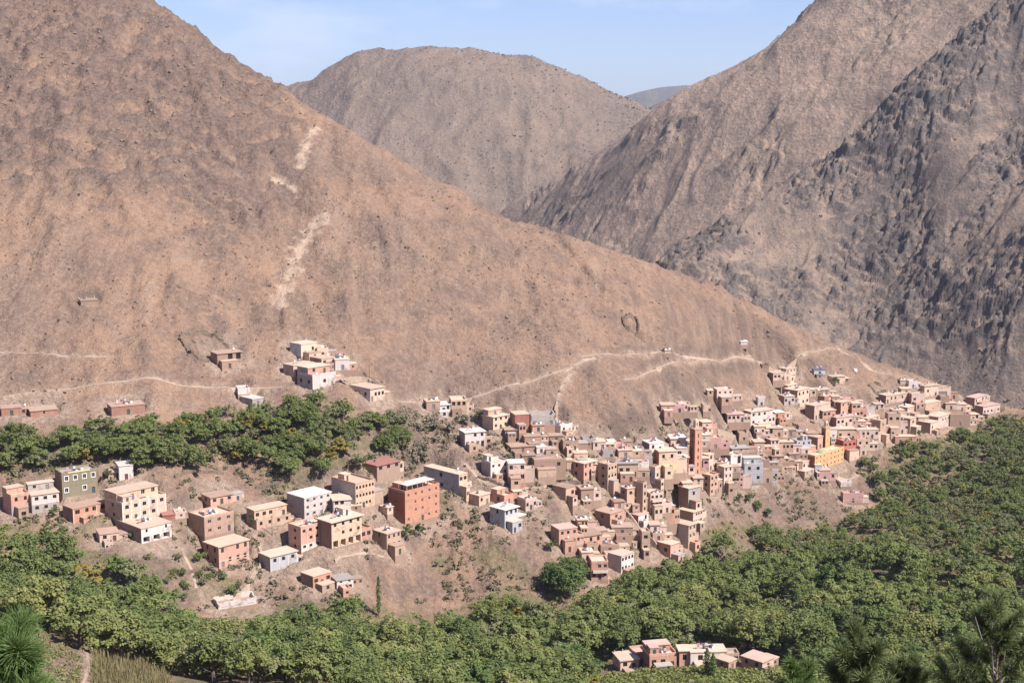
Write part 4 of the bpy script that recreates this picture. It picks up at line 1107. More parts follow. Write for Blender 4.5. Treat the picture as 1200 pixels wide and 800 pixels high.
class Facade:
    """wall faces with real openings; s runs along the face, d goes into the house"""
    def __init__(s, mb): s.mb = mb
    def face(s, P, L, z0, z1, ops, matf, flip):
        xs = sorted({0.0, L, *[o[0] for o in ops], *[o[1] for o in ops]})
        zs = sorted({z0, z1, *[o[2] for o in ops], *[o[3] for o in ops], *[q for q in matf.cuts if z0 < q < z1]})
        def Q(a, b, c, d, m):
            if flip: s.mb.quad(d, c, b, a, m)
            else: s.mb.quad(a, b, c, d, m)
        for i in range(len(xs) - 1):
            for j in range(len(zs) - 1):
                cx, cz = (xs[i] + xs[i + 1]) / 2, (zs[j] + zs[j + 1]) / 2
                if any(o[0] < cx < o[1] and o[2] < cz < o[3] for o in ops): continue
                Q(P(xs[i], zs[j], 0), P(xs[i + 1], zs[j], 0), P(xs[i + 1], zs[j + 1], 0), P(xs[i], zs[j + 1], 0), matf(cz))
        for o in ops:
            a, b, c, d, dep, kind = o
            m = matf((c + d) / 2)
            Q(P(a, c, dep), P(a, d, dep), P(a, d, 0), P(a, c, 0), m); Q(P(b, c, 0), P(b, d, 0), P(b, d, dep), P(b, c, dep), m)
            Q(P(a, d, 0), P(a, d, dep), P(b, d, dep), P(b, d, 0), m); Q(P(a, c, dep), P(a, c, 0), P(b, c, 0), P(b, c, dep), m)
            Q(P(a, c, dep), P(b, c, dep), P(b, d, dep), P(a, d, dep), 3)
class MatF:
    def __init__(s, main, low, zlow): s.main, s.low, s.zl = main, low, zlow; s.cuts = [zlow] if low is not None else []
    def __call__(s, z): return s.low if (s.low is not None and z < s.zl) else s.main

def row_ops(L, z, n, w, h, rr, dep=0.24, kind='window', jit=0.05):
    r = []
    if n <= 0: return r
    w = min(w, 0.62 * L / n)
    for i in range(n):
        c = L * (i + 0.5) / n + rr.uniform(-jit, jit) * L / n
        c = min(max(c, w / 2 + .25), L - w / 2 - .25)
        r.append((c - w / 2, c + w / 2, z, z + h, dep, kind))
    return r

def block(parent, W, D, H0, zb, hd, rr, pal, palL, low, rows, nR, nL, bays, big=False, hi=False, trim=False, name='wall', door=True, unf=False):
    """walls with openings; returns the wall object; windows and doors become its thing's parts"""
    mb = MB(); fc = Facade(mb)
    st = rows + (1 if bays else 0)
    sh = H0 / st
    zlow = sh
    opsR, opsL = [], []
    wv = rr.uniform(.82, 1.25); ww = min(1.3, max(0.75, 0.36 * sh)) * wv; wh = min(1.4, 0.42 * sh) * rr.uniform(.85, 1.15)
    if big: ww, wh = 1.9, 0.55 * sh
    for r_ in range(rows):
        zf = (r_ + (1 if bays else 0)) * sh
        zz = zf + (0.42 if not hi else 0.60) * sh
        if zz + wh > zf + sh - .15: zz = zf + sh - .15 - wh
        o = row_ops(W, zz, nR, ww, wh, rr, 0.24 if not unf else 0.6)
        if door and r_ == 0 and not bays and W > 3.4 and not hi:
            # one opening of the ground floor is a door
            k = rr.randrange(max(nR, 1))
            c = W * (k + 0.5) / max(nR, 1)
            dw, dh = 1.1, min(2.1, sh * .72)
            o = [q for q in o if q[1] < c - dw / 2 - .15 or q[0] > c + dw / 2 + .15]
            o.append((c - dw / 2, c + dw / 2, 0.05, dh, 0.3, 'door'))
        opsR += [q for q in o if q[5] != 'window' or rr.random() > .1 or nR <= 2]
        opsL += row_ops(D, zz, nL, ww, wh, rr)
    if bays:
        opsR += row_ops(W, 0.1, bays, W / bays * .8, min(2.3, sh * .78), rr, min(3.4, D * .6), 'bay', 0)
        for i, q in enumerate(opsR):
            if q[5] == 'bay':
                pass
    if hd.get('shut'):
        opsR = [(W * .15, W * .75, 0.3, H0 * .68, 0.3, 'shutter')]
    if big and bays: pass
    mR = MatF(0, 2 if low else None, zlow); mL = MatF(1, None, 0)
    fnd = -min(4.5, 1.0 + H0 * .75) if zb == 0 else -0.02
    def PR(s, z, d): return (s, d, zb + z)
    def PL(s, z, d): return (d, s, zb + z)
    fc.face(PR, W, 0, H0, opsR, mR, False)
    fc.face(PL, D, 0, H0, opsL, mL, True)
    if zb == 0:
        fm = 4
        mb.quad((0, 0, fnd), (W, 0, fnd), (W, 0, 0), (0, 0, 0), fm); mb.quad((0, D, fnd), (0, 0, fnd), (0, 0, 0), (0, D, 0), 4)
        mb.quad((W, 0, fnd), (W, D, fnd), (W, D, 0), (W, 0, 0), fm); mb.quad((W, D, fnd), (0, D, fnd), (0, D, 0), (W, D, 0), 4)
    mb.quad((W, 0, zb), (W, D, zb), (W, D, zb + H0), (W, 0, zb + H0), 0)
    mb.quad((W, D, zb), (0, D, zb), (0, D, zb + H0), (W, D, zb + H0), 1)
    lowm = wall_mat(low) if low else wall_mat(pal)
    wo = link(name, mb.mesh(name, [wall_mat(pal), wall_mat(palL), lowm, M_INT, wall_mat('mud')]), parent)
    fi = rr.choice([0, 0, 0, 1, 2, 3])
    for ops, side in ((opsR, 0), (opsL, 1)):
        for (a, b, c, d, dep, kind) in ops:
            if kind == 'bay': continue
            if kind == 'door':
                me = door_mesh(b - a, d - c, rr.randrange(4)); pz = zb + c; nm = 'door'
            elif kind == 'shutter':
                me = door_mesh(b - a, d - c, 3); pz = zb + c; nm = 'roller_shutter'
            else:
                if unf: continue
                me = win_mesh(b - a, d - c, 1 if trim else fi, 1 if trim else 0); pz = zb + (c + d) / 2; nm = 'window'
            cc = (a + b) / 2; dd = dep - 0.10
            if side == 0: link(nm, me, wo if name != 'wall' else parent, (cc, dd, pz))
            else: link(nm, me, wo if name != 'wall' else parent, (dd, cc, pz), (0, 0, -math.pi / 2))
    return wo

def roof_part(parent, W, D, H0, rt, rk, pal, ov, name='roof', x0=0, y0=0, sag=0):
    mb = MB()
    if rt == 'slab':
        t = 0.24
        mb.box(x0 - ov, x0 + W + ov, y0 - ov, y0 + D + ov * .6, H0 + .002, H0 + t, 1)
        e = 0.05
        mb.box(x0 - ov + e, x0 + W + ov - e, y0 - ov + e, y0 + D + ov * .6 - e, H0 + t - .01, H0 + t + .06, 0)
        return link(name, mb.mesh(name, [roof_mat(rk), roof_mat(rk)]), parent), H0 + t + .06
    p, hh = 0.24, 0.62
    mb.quad((x0 + p, y0 + p, H0 - .1), (x0 + W - p, y0 + p, H0 - .1), (x0 + W - p, y0 + D - p, H0 - .1), (x0 + p, y0 + D - p, H0 - .1), 0)
    for q in ((x0 - .02, x0 + W + .02, y0 - .02, y0 + p), (x0 - .02, x0 + W + .02, y0 + D - p, y0 + D + .02), (x0 - .02, x0 + p, y0 + p, y0 + D - p), (x0 + W - p, x0 + W + .02, y0 + p, y0 + D - p)):
        mb.box(q[0], q[1], q[2], q[3], H0 - .15, H0 + hh, 1)
    return link(name, mb.mesh(name, [roof_mat(rk), wall_mat(pal)]), parent), H0 - .1

COLN = {'pink': 'pink', 'salmon': 'salmon', 'peach': 'peach', 'cream': 'cream', 'white': 'white', 'pinkwhite': 'pale pink-white', 'pinkrose': 'rose pink',
        'grey': 'grey', 'bluegrey': 'blue-grey', 'mud': 'brown mud', 'tan': 'tan', 'rust2': 'reddish mud', 'redbr': 'red-brown', 'stone': 'stone'}
ZONEN = {'west': 'orchard-side hamlet', 'mid': 'middle hamlet', 'road': 'upper hamlet', 'centre': 'centre slope', 'main': 'quarter around the tall minaret', 'lobe': 'lower quarter above the orchard',
         'upper': 'upper quarter', 'mosque': 'quarter of the ochre hall', 'end': 'ridge end of the village', 'river': 'orchard compound'}
NUMW = ['no', 'one', 'two', 'three', 'four', 'five', 'six']
house_things = []
def auto_label(hd):
    # named neighbour that is closest on the ground
    best = None
    for o in HOUSES:
        if o is hd or not o['label'] or o['zone'] != hd['zone']: continue
        d = math.hypot(o['x'] - hd['x'], o['y'] - hd['y'])
        if best is None or d < best[0]: best = (d, o)
    o = best[1]
    rel = 'just uphill of' if hd['z'] - o['z'] > 3 else ('just downhill of' if hd['z'] - o['z'] < -3 else 'next to')
    words = o['label'].split()
    cut = next((i for i, q in enumerate(words) if i > 1 and q in ('with', 'on', 'at', 'above', 'below', 'behind', 'beside', 'next', 'in', 'of', 'over', 'under', 'by', 'rising', 'high', 'alone', 'near', 'right', 'against', 'stepping', 'directly', 'among', 'between')), len(words))
    ref = ' '.join(words[:min(cut, 5)])
    roof = {'earth': 'earth roof', 'white': 'white roof', 'grey': 'grey roof'}.get(hd.get('roof', 'cream'), 'flat roof')
    size = 'low ' if hd['Hm'] < 3.4 else ''
    return f"{size}{COLN.get(hd['pal'], hd['pal'])} house with {roof} {rel} the {ref}"

used_labels = {}
for hi_, hd in enumerate(HOUSES):
    rr = random.Random(100 + hi_)
    W, D, H0 = hd['W'], hd['D'], max(1.6, hd['Hm'])
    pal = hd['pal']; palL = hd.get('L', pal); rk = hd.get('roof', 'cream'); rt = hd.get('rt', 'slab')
    ruin = hd.get('unf', 0)
    root = link('ruined_house' if ruin and 'ruin' in (hd['label'] or '') else 'house', None, None, (hd['x'], hd['y'], hd['z']), (0, 0, hd['th']))
    root.empty_display_size = 1
    lab = hd['label'] or auto_label(hd)
    tag(root, lab, 'house', 'houses of the ' + ZONEN[hd['zone']])
    used_labels.setdefault(lab, []).append(root)
    hd['root'] = root
    slab_t = 0.3 if rt == 'slab' else 0.6
    Hw = max(1.3, H0 - slab_t)
    block(root, W, D, Hw, 0, hd, rr, pal, palL, hd.get('low'), hd['rows'], hd['nR'], hd['nL'], hd.get('bay', 0), bool(hd.get('big')), bool(hd.get('hi')), bool(hd.get('trim')),
          'wall', not hd.get('nodoor') and H0 > 2.6, bool(ruin))
    ov = hd.get('ov', rr.choice([0.18, 0.28, 0.38]))
    if ruin:
        # open walls: broken parapets and an earth floor inside
        mb = MB(); p = 0.4
        mb.quad((p, p, Hw * .45), (W - p, p, Hw * .45), (W - p, D - p, Hw * .45), (p, D - p, Hw * .45), 0)
        for k in range(7):
            for sd_ in range(4):
                L = W if sd_ % 2 == 0 else D
                a, b = L * k / 7, L * (k + 1) / 7
                t = slab_t * rr.choice([.2, .5, 1, 1, 1.2])
                bx_ = {0: (a, b, 0.002, p), 1: (0.002, p, a, b), 2: (a, b, D - p, D - .002), 3: (W - p, W - .002, a, b)}[sd_]
                mb.box(*bx_, Hw * .45, Hw + t, 1)
        link('broken_wall_top', mb.mesh('broken_wall_top', [roof_mat(rk), wall_mat(pal)]), root)
        zt = Hw * .45
    else:
        _, zt = roof_part(root, W, D, Hw, rt, rk, pal, ov)
    # ---- set-back upper storey
    pent = hd.get('pent')
    px0 = py0 = 0.0
    if pent:
        sb, ph, pn = pent
        py0 = D * sb; pd = D - py0 - .02; pH = max(2.0, ph * hd['y'] / F_PX)
        pw = W * (0.94 if W > 8 else 0.86)
        base = link('upper_storey_base', None) if False else None
        mbp = None
        sub = block(root, pw, pd, pH, 0.0001, hd, rr, hd.get('pp', pal), palL if hd.get('pp') != 'grey' else 'grey', None, 1, pn, 0, 0, False, False, False, 'upper_storey', pn > 0, False)
        sub.location = (0.05, py0, zt - .05)
        ro, zt2 = roof_part(root, pw, pd, pH, 'slab', rk, pal, 0.25, 'upper_roof')
        ro.location = (0.05, py0, zt - .05)
    # ---- attached lower rooms, as these houses grow piece by piece
    if not ruin and hd['label'] != 'lone' and W > 3 and hd['px'] not in (954.5, 868, 779):
        for side in range(2):
            if rr.random() > ((.75, .55) if hd['zone'] in ('main', 'lobe', 'upper', 'end', 'centre', 'mosque') else (.45, .2))[side] or hd['px'] in (95, 257, 475, 73.5, 261): continue
            ah = Hw * rr.uniform(.42, .72) if Hw > 4 else Hw * rr.uniform(.62, .86)
            ah = max(1.7, ah)
            if side == 0: aw, ad, ax_, ay_ = rr.uniform(2.4, min(5.0, W * .7 + 1)), D * rr.uniform(.5, .8), W - .04, D * rr.uniform(.0, .2)
            else: aw, ad, ax_, ay_ = W * rr.uniform(.4, .75), rr.uniform(2.2, 4.0), W * rr.uniform(0, .2), -1.0
            if side == 1: ay_ = -ad + .04
            ap = rr.choice([pal, pal, 'tan', 'mud', 'cream', 'pink', 'pinkwhite'])
            sub = block(root, aw, ad, ah, 0, {}, rr, ap, 'mud' if rr.random() < .4 else ap, None, 1, rr.choice([0, 1, 1, 2]), 0, 0, False, False, False, 'annex', ah > 2.2 and rr.random() < .5, False)
            sub.location = (ax_, ay_, -rr.uniform(0, .6) - (1.2 if side else 0))
            ro, _ = roof_part(root, aw, ad, ah, rr.choice(['slab', 'slab', 'para']), rr.choice([rk, 'earth', 'cream', 'grey']), ap, .15, 'annex_roof')
            ro.location = sub.location
            if rr.random() < .12: link('satellite_dish', ME_DISH, root, (ax_ + aw * .5, ay_ + ad * .6, sub.location[2] + ah + .25), (0, 0, rr.uniform(-.4, .9)))
    # ---- pilasters / bands / trims
    if hd.get('stripes'):
        mb = MB(); n = hd['stripes']
        for i in range(n + 1):
            x_ = min(max(W * i / n, 0.14), W - 0.14)
            mb = MB(); mb.box(-.13, .13, -.05, .01, 0, Hw + (.5 if rt == 'para' else 0) - .01, 0)
            link('pilaster', mb.mesh('pilaster', [M_WHT if pal in ('cream',) else wall_mat('pinkwhite' if pal != 'bluegrey' else 'white')]), root, (x_, 0, 0))
    if hd.get('band'):
        for x_ in (0.12, W - .12):
            mb = MB(); mb.box(x_ - .14, x_ + .14, -.04, .01, -.4, Hw - .01, 0); link('corner_band', mb.mesh('corner_band', [wall_mat('pinkwhite')]), root)
        mb = MB(); mb.box(.26, W - .26, -.035, .01, Hw * .30, Hw * .30 + .22, 0)
        link('painted_band', mb.mesh('painted_band', [wall_mat('pinkwhite')]), root)
    if hd.get('trim'):
        mb = MB(); mb.box(W * .18, W * .8, -.16, .02, Hw + .15, Hw + .60, 0)
        link('cornice', mb.mesh('cornice', [wall_mat('yellow')]), root)
    # ---- floor-slab lines on tall plain fronts
    if hd['rows'] >= 2 and not hd.get('band'):
        mb = MB(); st = hd['rows'] + (1 if hd.get('bay') else 0)
        for i in range(1, st):
            z_ = Hw * i / st
            mb = MB(); mb.box(-.05, W + .03, -.06, .01, z_ - .10, z_ + .10, 0)
            link('floor_ledge', mb.mesh('floor_ledge', [wall_mat(pal)]), root)
    # ---- balconies
    if hd.get('balc'):
        st = hd['rows']
        for i in range(1, st):
            z_ = Hw * i / st; mb = MB()
            mb.box(W * .08, W * .97, -1.1, -.005, z_ - .28, z_ - .12, 0)
            mb.box(W * .08, W * .97, -1.1, -1.0, z_ - .12, z_ + .75, 0)
            for x_ in (W * .08, W * .97 - .1): mb.box(x_, x_ + .1, -1.0, -.005, z_ - .12, z_ + .75, 0)
            link('balcony', mb.mesh('balcony', [wall_mat('pinkwhite' if hd['balc'] == 1 else 'white')]), root)
    # ---- stair house on the roof
    if hd.get('stair'):
        sw, sdp = min(3.2, W * .32), min(3.4, D * .45)
        mb = MB(); sx, sy = (W * .06, D * .5) if not pent else (W * .03, .25)
        if hd['pal'] in ('lemon', 'bluegrey') and not pent: sx, sy = W * .55, D * .35
        mb.box(sx, sx + sw, sy, sy + sdp, zt - .05, zt + 2.3, 0)
        mb.box(sx - .15, sx + sw + .15, sy - .15, sy + sdp + .15, zt + 2.302, zt + 2.5, 1)
        so_ = link('stair_house', mb.mesh('stair_house', [wall_mat(pal if pal != 'lemon' else 'white'), roof_mat(rk)]), root)
        link('door', door_mesh(.9, 1.9, rr.randrange(4)), so_, (sx + sw * .5, sy - .055, zt + .02))
    # ---- pergola with posts (rooftop)
    if hd.get('perg'):
        mb = MB(); a, b, c, d = W * .10, W * .86, D * .10, D * .62
        for i in range(6):
            x_ = a + (b - a) * i / 5
            for y_ in (c, d): mb.box(x_ - .12, x_ + .12, y_ - .12, y_ + .12, zt - .05, zt + 2.2, 0)
        mb.box(a - .4, b + .4, c - .4, d + .4, zt + 2.202, zt + 2.4, 1)
        link('rooftop_pergola', mb.mesh('rooftop_pergola', [wall_mat(pal), roof_mat('white')]), root)
    # ---- roof dome
    if hd.get('dome'):
        mb = MB(); n, r0, hh = 14, 2.8, 1.1; cx, cy = W * .42, D * .55
        for i in range(4):
            a0, a1 = i * math.pi / 8, (i + 1) * math.pi / 8
            for j in range(n):
                t0, t1 = 2 * math.pi * j / n, 2 * math.pi * (j + 1) / n
                q = lambda a, t: (cx + r0 * math.cos(a) * math.cos(t), cy + r0 * math.cos(a) * math.sin(t), zt + .05 + hh * math.sin(a))
                mb.quad(q(a0, t0), q(a0, t1), q(a1, t1), q(a1, t0), 0)
        link('roof_dome', mb.mesh('roof_dome', [flat_mat('dome_green', (0.30, 0.32, 0.22))], True), root)
    # ---- things on roofs
    if not ruin:
        yb = py0 * .5 if pent else D * .5
        if rr.random() < .36 and W > 4:
            link('satellite_dish', ME_DISH, root, (W * rr.uniform(.15, .85), max(.5, yb * rr.uniform(.2, 1.2)), zt), (0, 0, rr.uniform(-.4, .9)))
        if rr.random() < .15 and W > 5:
            link('water_tank', ME_TANK, root, (W * rr.uniform(.2, .8), max(.8, yb * rr.uniform(.7, 1.3)), zt))
        c_ = hd.get('clutter', 0)
        if not c_: c_ = rr.choice([0, 0, 0, 0, 0, 0, 0, 1, 2, 2])
        if c_ >= 1 and W > 5.5:
            link('laundry_line', ME_LINE[hi_ % 3], root, (W * .18, max(.8, yb * .7), zt), (0, 0, rr.uniform(-.1, .2)))
        if c_ >= 2:
            link('roof_clutter', ME_JUNK, root, (W * .55, max(1.2, yb), zt), (0, 0, .3))
        if c_ >= 3:
            link('roof_clutter', ME_JUNK, root, (W * .3, max(1.2, D * .7), zt), (0, 0, 1.2))
        if rt == 'slab' and rr.random() < .4 and W > 5:      # unfinished columns waiting for another floor
            for x_ in (.25, W * .5, W - .25):
                mb = MB(); mb.box(x_ - .12, x_ + .12, D - .4, D - .16, zt - .05, zt + rr.uniform(.5, 1.0), 0)
                link('column_stub', mb.mesh('column_stub', [wall_mat('grey')]), root)

# ------------------------------------------------------------------ minarets
def brick_mat(name, c1, c2):
    m = NT(name); b = m.n('ShaderNodeTexBrick'); o = m.obj()
    mp = m.n('ShaderNodeMapping'); mp.inputs['Rotation'].default_value = (math.pi / 2, 0, 0); m.l(o, mp.inputs['Vector'])
    f = m.noise(o, 0.8, 5, .65)
    m.pbr(m.mix(m.ramp(f, [(.35, 0.), (.7, 1.)]), c1, c2), 0.9, m.bump(f, .3, .1), .1)
    return m.m
def minaret(name, md, label, cShade, cLit, yaw, wide):
    root = link(name, None, None, (md['x'], md['y'], md['z']), (0, 0, yaw))
    tag(root, label, 'minaret', 'minarets')
    k, Ht = md['k'], md['Hm']; w_ = wide
    mL, mR = brick_mat('minaret_brick_shaded_' + name, *cShade), brick_mat('minaret_brick_lit_' + name, *cLit)  # left brick is darker: shade of that side is put into the colour
    zs = Ht
    mb = MB()
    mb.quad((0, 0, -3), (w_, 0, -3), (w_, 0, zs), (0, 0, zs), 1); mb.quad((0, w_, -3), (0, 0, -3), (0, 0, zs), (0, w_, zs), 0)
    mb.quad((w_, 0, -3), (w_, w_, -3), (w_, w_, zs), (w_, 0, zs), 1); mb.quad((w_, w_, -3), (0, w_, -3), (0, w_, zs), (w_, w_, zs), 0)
    mb.quad((0, 0, zs), (w_, 0, zs), (w_, w_, zs), (0, w_, zs), 1)
    link('shaft', mb.mesh('shaft', [mL, mR]), root)
    # recessed-look raised panels and slit windows up each visible face
    trim = wall_mat('cream')
    for side in (0, 1):
        mb = MB()
        for (a, b) in ((0.04, .14), (.86, .96)):
            if side == 0: mb.box(w_ * a, w_ * b, -.07, .01, .6, zs - .6, 0)
            else: mb.box(-.07, .01, w_ * a, w_ * b, .6, zs - .6, 0)
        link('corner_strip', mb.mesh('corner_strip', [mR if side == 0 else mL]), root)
        n = 6 if zs > 15 else 3
        for i in range(n):
            z_ = zs * (i + .6) / (n + .4)
            if side == 0: link('window', win_mesh(.6, 1.5, 0, 0), root, (w_ * .5, -.05, z_))
            else: link('window', win_mesh(.6, 1.5, 0, 0), root, (-.05, w_ * .5, z_), (0, 0, -math.pi / 2))
    mb = MB(); e = .22
    mb.box(-e, w_ + e, -e, w_ + e, zs + .002, zs + .35, 0)
    for i in range(5):
        t = (w_ + 2 * e - .4) * i / 4 - e
        for q in ((t, t + .4, -e, -e + .25), (t, t + .4, w_ + e - .25, w_ + e)): mb.box(*q, zs + .35, zs + 1.0, 0)
        if 0 < i < 4:
            for q in ((-e, -e + .25, t, t + .4), (w_ + e - .25, w_ + e, t, t + .4)): mb.box(*q, zs + .35, zs + 1.0, 0)
    link('gallery', mb.mesh('gallery', [trim]), root)
    lw = w_ * .46; c = w_ / 2; lh = w_ * .85
    mb = MB(); mb.box(c - lw / 2, c + lw / 2, c - lw / 2, c + lw / 2, zs + .34, zs + .35 + lh, 0)
    n = 10; r0 = lw * .5
    for i in range(4):
        a0, a1 = i * math.pi / 8, (i + 1) * math.pi / 8
        for j in range(n):
            t0, t1 = 2 * math.pi * j / n, 2 * math.pi * (j + 1) / n
            q = lambda a, t: (c + r0 * math.cos(a) * math.cos(t), c + r0 * math.cos(a) * math.sin(t), zs + .345 + lh + r0 * 1.1 * math.sin(a))
            mb.quad(q(a0, t0), q(a0, t1), q(a1, t1), q(a1, t0), 0)
    lo = link('lantern', mb.mesh('lantern', [wall_mat('lemon')]), root)
    link('window', win_mesh(.7, 1.4, 0, 0), lo, (c, c - lw / 2 - .05, zs + .5 + lh * .5))
    mb = MB(); zt_ = zs + .35 + lh + r0 * 1.05
    mb.tube([(c, c, zt_), (c, c, zt_ + 1.5)], [.06, .03], 5, 0)
    for i, z_ in enumerate((.4, .8, 1.1)): mb.tube([(c, c, zt_ + z_ - .13), (c, c, zt_ + z_), (c, c, zt_ + z_ + .13)], [.03, .17 - .03 * i, .03], 6, 0)
    link('finial', mb.mesh('finial', [flat_mat('finial_brass_' + name, (.45, .30, .10), .4)]), root)
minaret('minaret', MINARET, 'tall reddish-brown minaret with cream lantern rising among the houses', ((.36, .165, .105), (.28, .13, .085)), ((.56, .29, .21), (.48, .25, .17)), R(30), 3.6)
minaret('minaret', SMALLMIN, 'short orange minaret with shade-toned side behind the ochre hall', ((.33, .13, .09), (.27, .11, .08)), ((.70, .40, .22), (.62, .35, .19)), R(30), 3.0)

# ================================================================== VEGETATION
def leaf_mat(name, c0, c1, c2, trans=0.24, spread=0.7):
    m = NT(name); oi = m.n('ShaderNodeObjectInfo')
    f = m.noise(m.pos(), 0.10, 4, .6); f2 = m.noise(m.pos(), 0.9, 3, .6)
    k = m.math('ADD', m.math('MULTIPLY', oi.outputs['Random'], spread), m.math('MULTIPLY', f, 1.0 - spread))
    c = m.ramp(k, [(0.22, c0), (0.5, c1), (0.80, c2)])
    c = m.mix(1.0, c, m.ramp(f2, [(0.3, 0.72), (0.7, 1.28)]), 'MULTIPLY')
    d = m.n('ShaderNodeBsdfDiffuse'); t = m.n('ShaderNodeBsdfTranslucent'); mx_ = m.n('ShaderNodeMixShader')
    m.l(c, d.inputs['Color'])
    m.l(m.mix(1.0, c, (1.25, 1.3, 0.7), 'MULTIPLY'), t.inputs['Color'])
    mx_.inputs[0].default_value = trans
    m.l(d.outputs[0], mx_.inputs[1]); m.l(t.outputs[0], mx_.inputs[2]); m.l(mx_.outputs[0], m.out.inputs['Surface'])
    return m.m
M_WALNUT = leaf_mat('walnut_leaves', (0.115, 0.146, 0.057), (0.163, 0.188, 0.070), (0.212, 0.220, 0.084))
M_DARK = leaf_mat('dark_leaves', (0.084, 0.122, 0.046), (0.112, 0.152, 0.055), (0.144, 0.178, 0.064))
M_OLIVE = leaf_mat('olive_leaves', (0.135, 0.148, 0.076), (0.175, 0.184, 0.092), (0.225, 0.22, 0.112))
M_YEL = leaf_mat('yellowing_leaves', (0.16, 0.15, 0.035), (0.21, 0.18, 0.045), (0.25, 0.20, 0.06))
M_DRY = leaf_mat('dry_brush', (0.105, 0.082, 0.06), (0.15, 0.122, 0.088), (0.135, 0.128, 0.072), 0.1)
M_GREYB = leaf_mat('grey_brush', (0.24, 0.205, 0.16), (0.29, 0.25, 0.195), (0.26, 0.25, 0.16), 0.2)
M_SCRUB = leaf_mat('hill_scrub', (0.062, 0.058, 0.036), (0.085, 0.075, 0.046), (0.11, 0.092, 0.06), 0.1)
M_REED = leaf_mat('reeds', (0.13, 0.13, 0.058), (0.175, 0.165, 0.078), (0.22, 0.19, 0.10), 0.2)
m = NT('bark'); f = m.noise(m.obj(), 3.0, 4, .6, 0.4, (1, 1, .3))
M_BARK = (m.pbr(m.ramp(f, [(.3, (.085, .065, .05)), (.7, (.20, .165, .135))]), .95, m.bump(f, .5, .05), .1), m.m)[1]

def leaf_quads(C, N, size, r, asp=0.62):
    """small bent leaf-spray faces at centres C with normals N"""
    n = len(C)
    N = N / np.maximum(np.linalg.norm(N, axis=1, keepdims=True), 1e-6)
    A = np.cross(N, r.normal(size=(n, 3))); A /= np.maximum(np.linalg.norm(A, axis=1, keepdims=True), 1e-6)
    B = np.cross(N, A)
    s = size * r.uniform(0.6, 1.35, (n, 1))
    V = np.stack([C - A * s, C - B * s * asp + N * s * .15, C + A * s, C + B * s * asp + N * s * .15], 1).reshape(-1, 3)
    return V, np.arange(4 * n).reshape(n, 4)
def crown_np(seed, rx, ry, rz, zc, nclump, per, leaf, flat=0.0, gap=0.25):
    """leaf sprays gathered in clumps that fill an uneven crown"""
    r = np.random.default_rng(seed)
    CC = []; tries = 0
    while len(CC) < nclump:
        d = r.normal(size=3); d /= np.linalg.norm(d)
        if d[2] < -0.55: continue
        k = r.uniform(0.52, 0.92) if r.random() < .8 else r.uniform(.1, .5)
        lob = 1 + 0.22 * math.sin(3 * math.atan2(d[1], d[0]) + seed) + 0.12 * math.sin(5 * math.atan2(d[1], d[0]) + 2 * seed)
        CC.append((d[0] * rx * k * lob, d[1] * ry * k * lob, zc + d[2] * rz * k))
    CC = np.array(CC)
    Cs, Ns = [], []
    for c in CC:
        cr = r.uniform(.17, .34) * (rx + rz) * .5
        n = int(per * r.uniform(.6, 1.4))
        d = r.normal(size=(n, 3)); d /= np.linalg.norm(d, axis=1, keepdims=True)
        d[:, 2] = np.where(d[:, 2] < -.3, -d[:, 2], d[:, 2])
        q = c + d * cr * np.array([1, 1, .78]) * r.uniform(.55, 1.08, (n, 1))
        Cs.append(q); Ns.append(d * .8 + r.normal(size=(n, 3)) * .38 + np.array([.12, -.12, .6]))
    C = np.concatenate(Cs); N = np.concatenate(Ns)
    return leaf_quads(C, N, leaf, r), CC
def trunk_mesh(seed, h, rad, CC, nl=6):
    rr = random.Random(seed); mb = MB()
    top = Vector((rr.uniform(-.3, .3), rr.uniform(-.3, .3), h))
    mb.tube([(0, 0, -.8), (0, 0, .3), tuple(top * .5 + Vector((rr.uniform(-.15, .15), 0, 0))), tuple(top)], [rad * 1.3, rad, rad * .8, rad * .6], 7)
    for c in (CC[:nl] if len(CC) else []):
        c = Vector(c); s_ = top * rr.uniform(.6, 1.0); mid = s_.lerp(c, .5) + Vector((0, 0, -.25))
        mb.tube([tuple(s_), tuple(mid), tuple(c)], [rad * .45, rad * .3, rad * .12], 5)
    return mb.mesh('trunk', [M_BARK], True)

KINDS = {}
def make_kind(key, mat, variants, rx, rz, zc, ncl, per, leaf, trunk_h, trad):
    L = []
    for v in range(variants):
        s = abs(hash(key)) % 1000 if False else sum(map(ord, key)) + v * 7
        rr = random.Random(s)
        (V, Fq), CC = crown_np(s, rx * rr.uniform(.9, 1.1), rx * rr.uniform(.9, 1.1), rz * rr.uniform(.9, 1.1), zc, ncl, per, leaf)
        L.append((mesh_np('crown', V, Fq, [mat]), trunk_mesh(s, trunk_h, trad, CC), V, Fq))
    KINDS[key] = L
# heights about 10 m at scale 1
make_kind('walnut', M_WALNUT, 7, 4.6, 3.6, 5.6, 46, 66, .28, 3.6, .28)
make_kind('orchard', M_DARK, 4, 3.6, 3.2, 4.6, 34, 56, .28, 2.6, .2)
make_kind('olive', M_OLIVE, 5, 3.4, 2.8, 3.9, 32, 48, .28, 2.2, .18)
make_kind('yellow', M_YEL, 2, 3.6, 3.2, 4.8, 20, 66, .33, 2.8, .2)
make_kind('lime', leaf_mat('lime_leaves', (0.185, 0.208, 0.075), (0.215, 0.228, 0.085), (0.25, 0.24, 0.095)), 3, 3.6, 3.0, 4.6, 24, 80, .28, 2.8, .2)
make_kind('grey', M_GREYB, 3, 2.6, 2.0, 2.2, 16, 34, .26, 1.2, .1)
make_kind('big', M_DARK, 1, 6.4, 5.6, 5.6, 150, 85, .30, 4.0, .5)

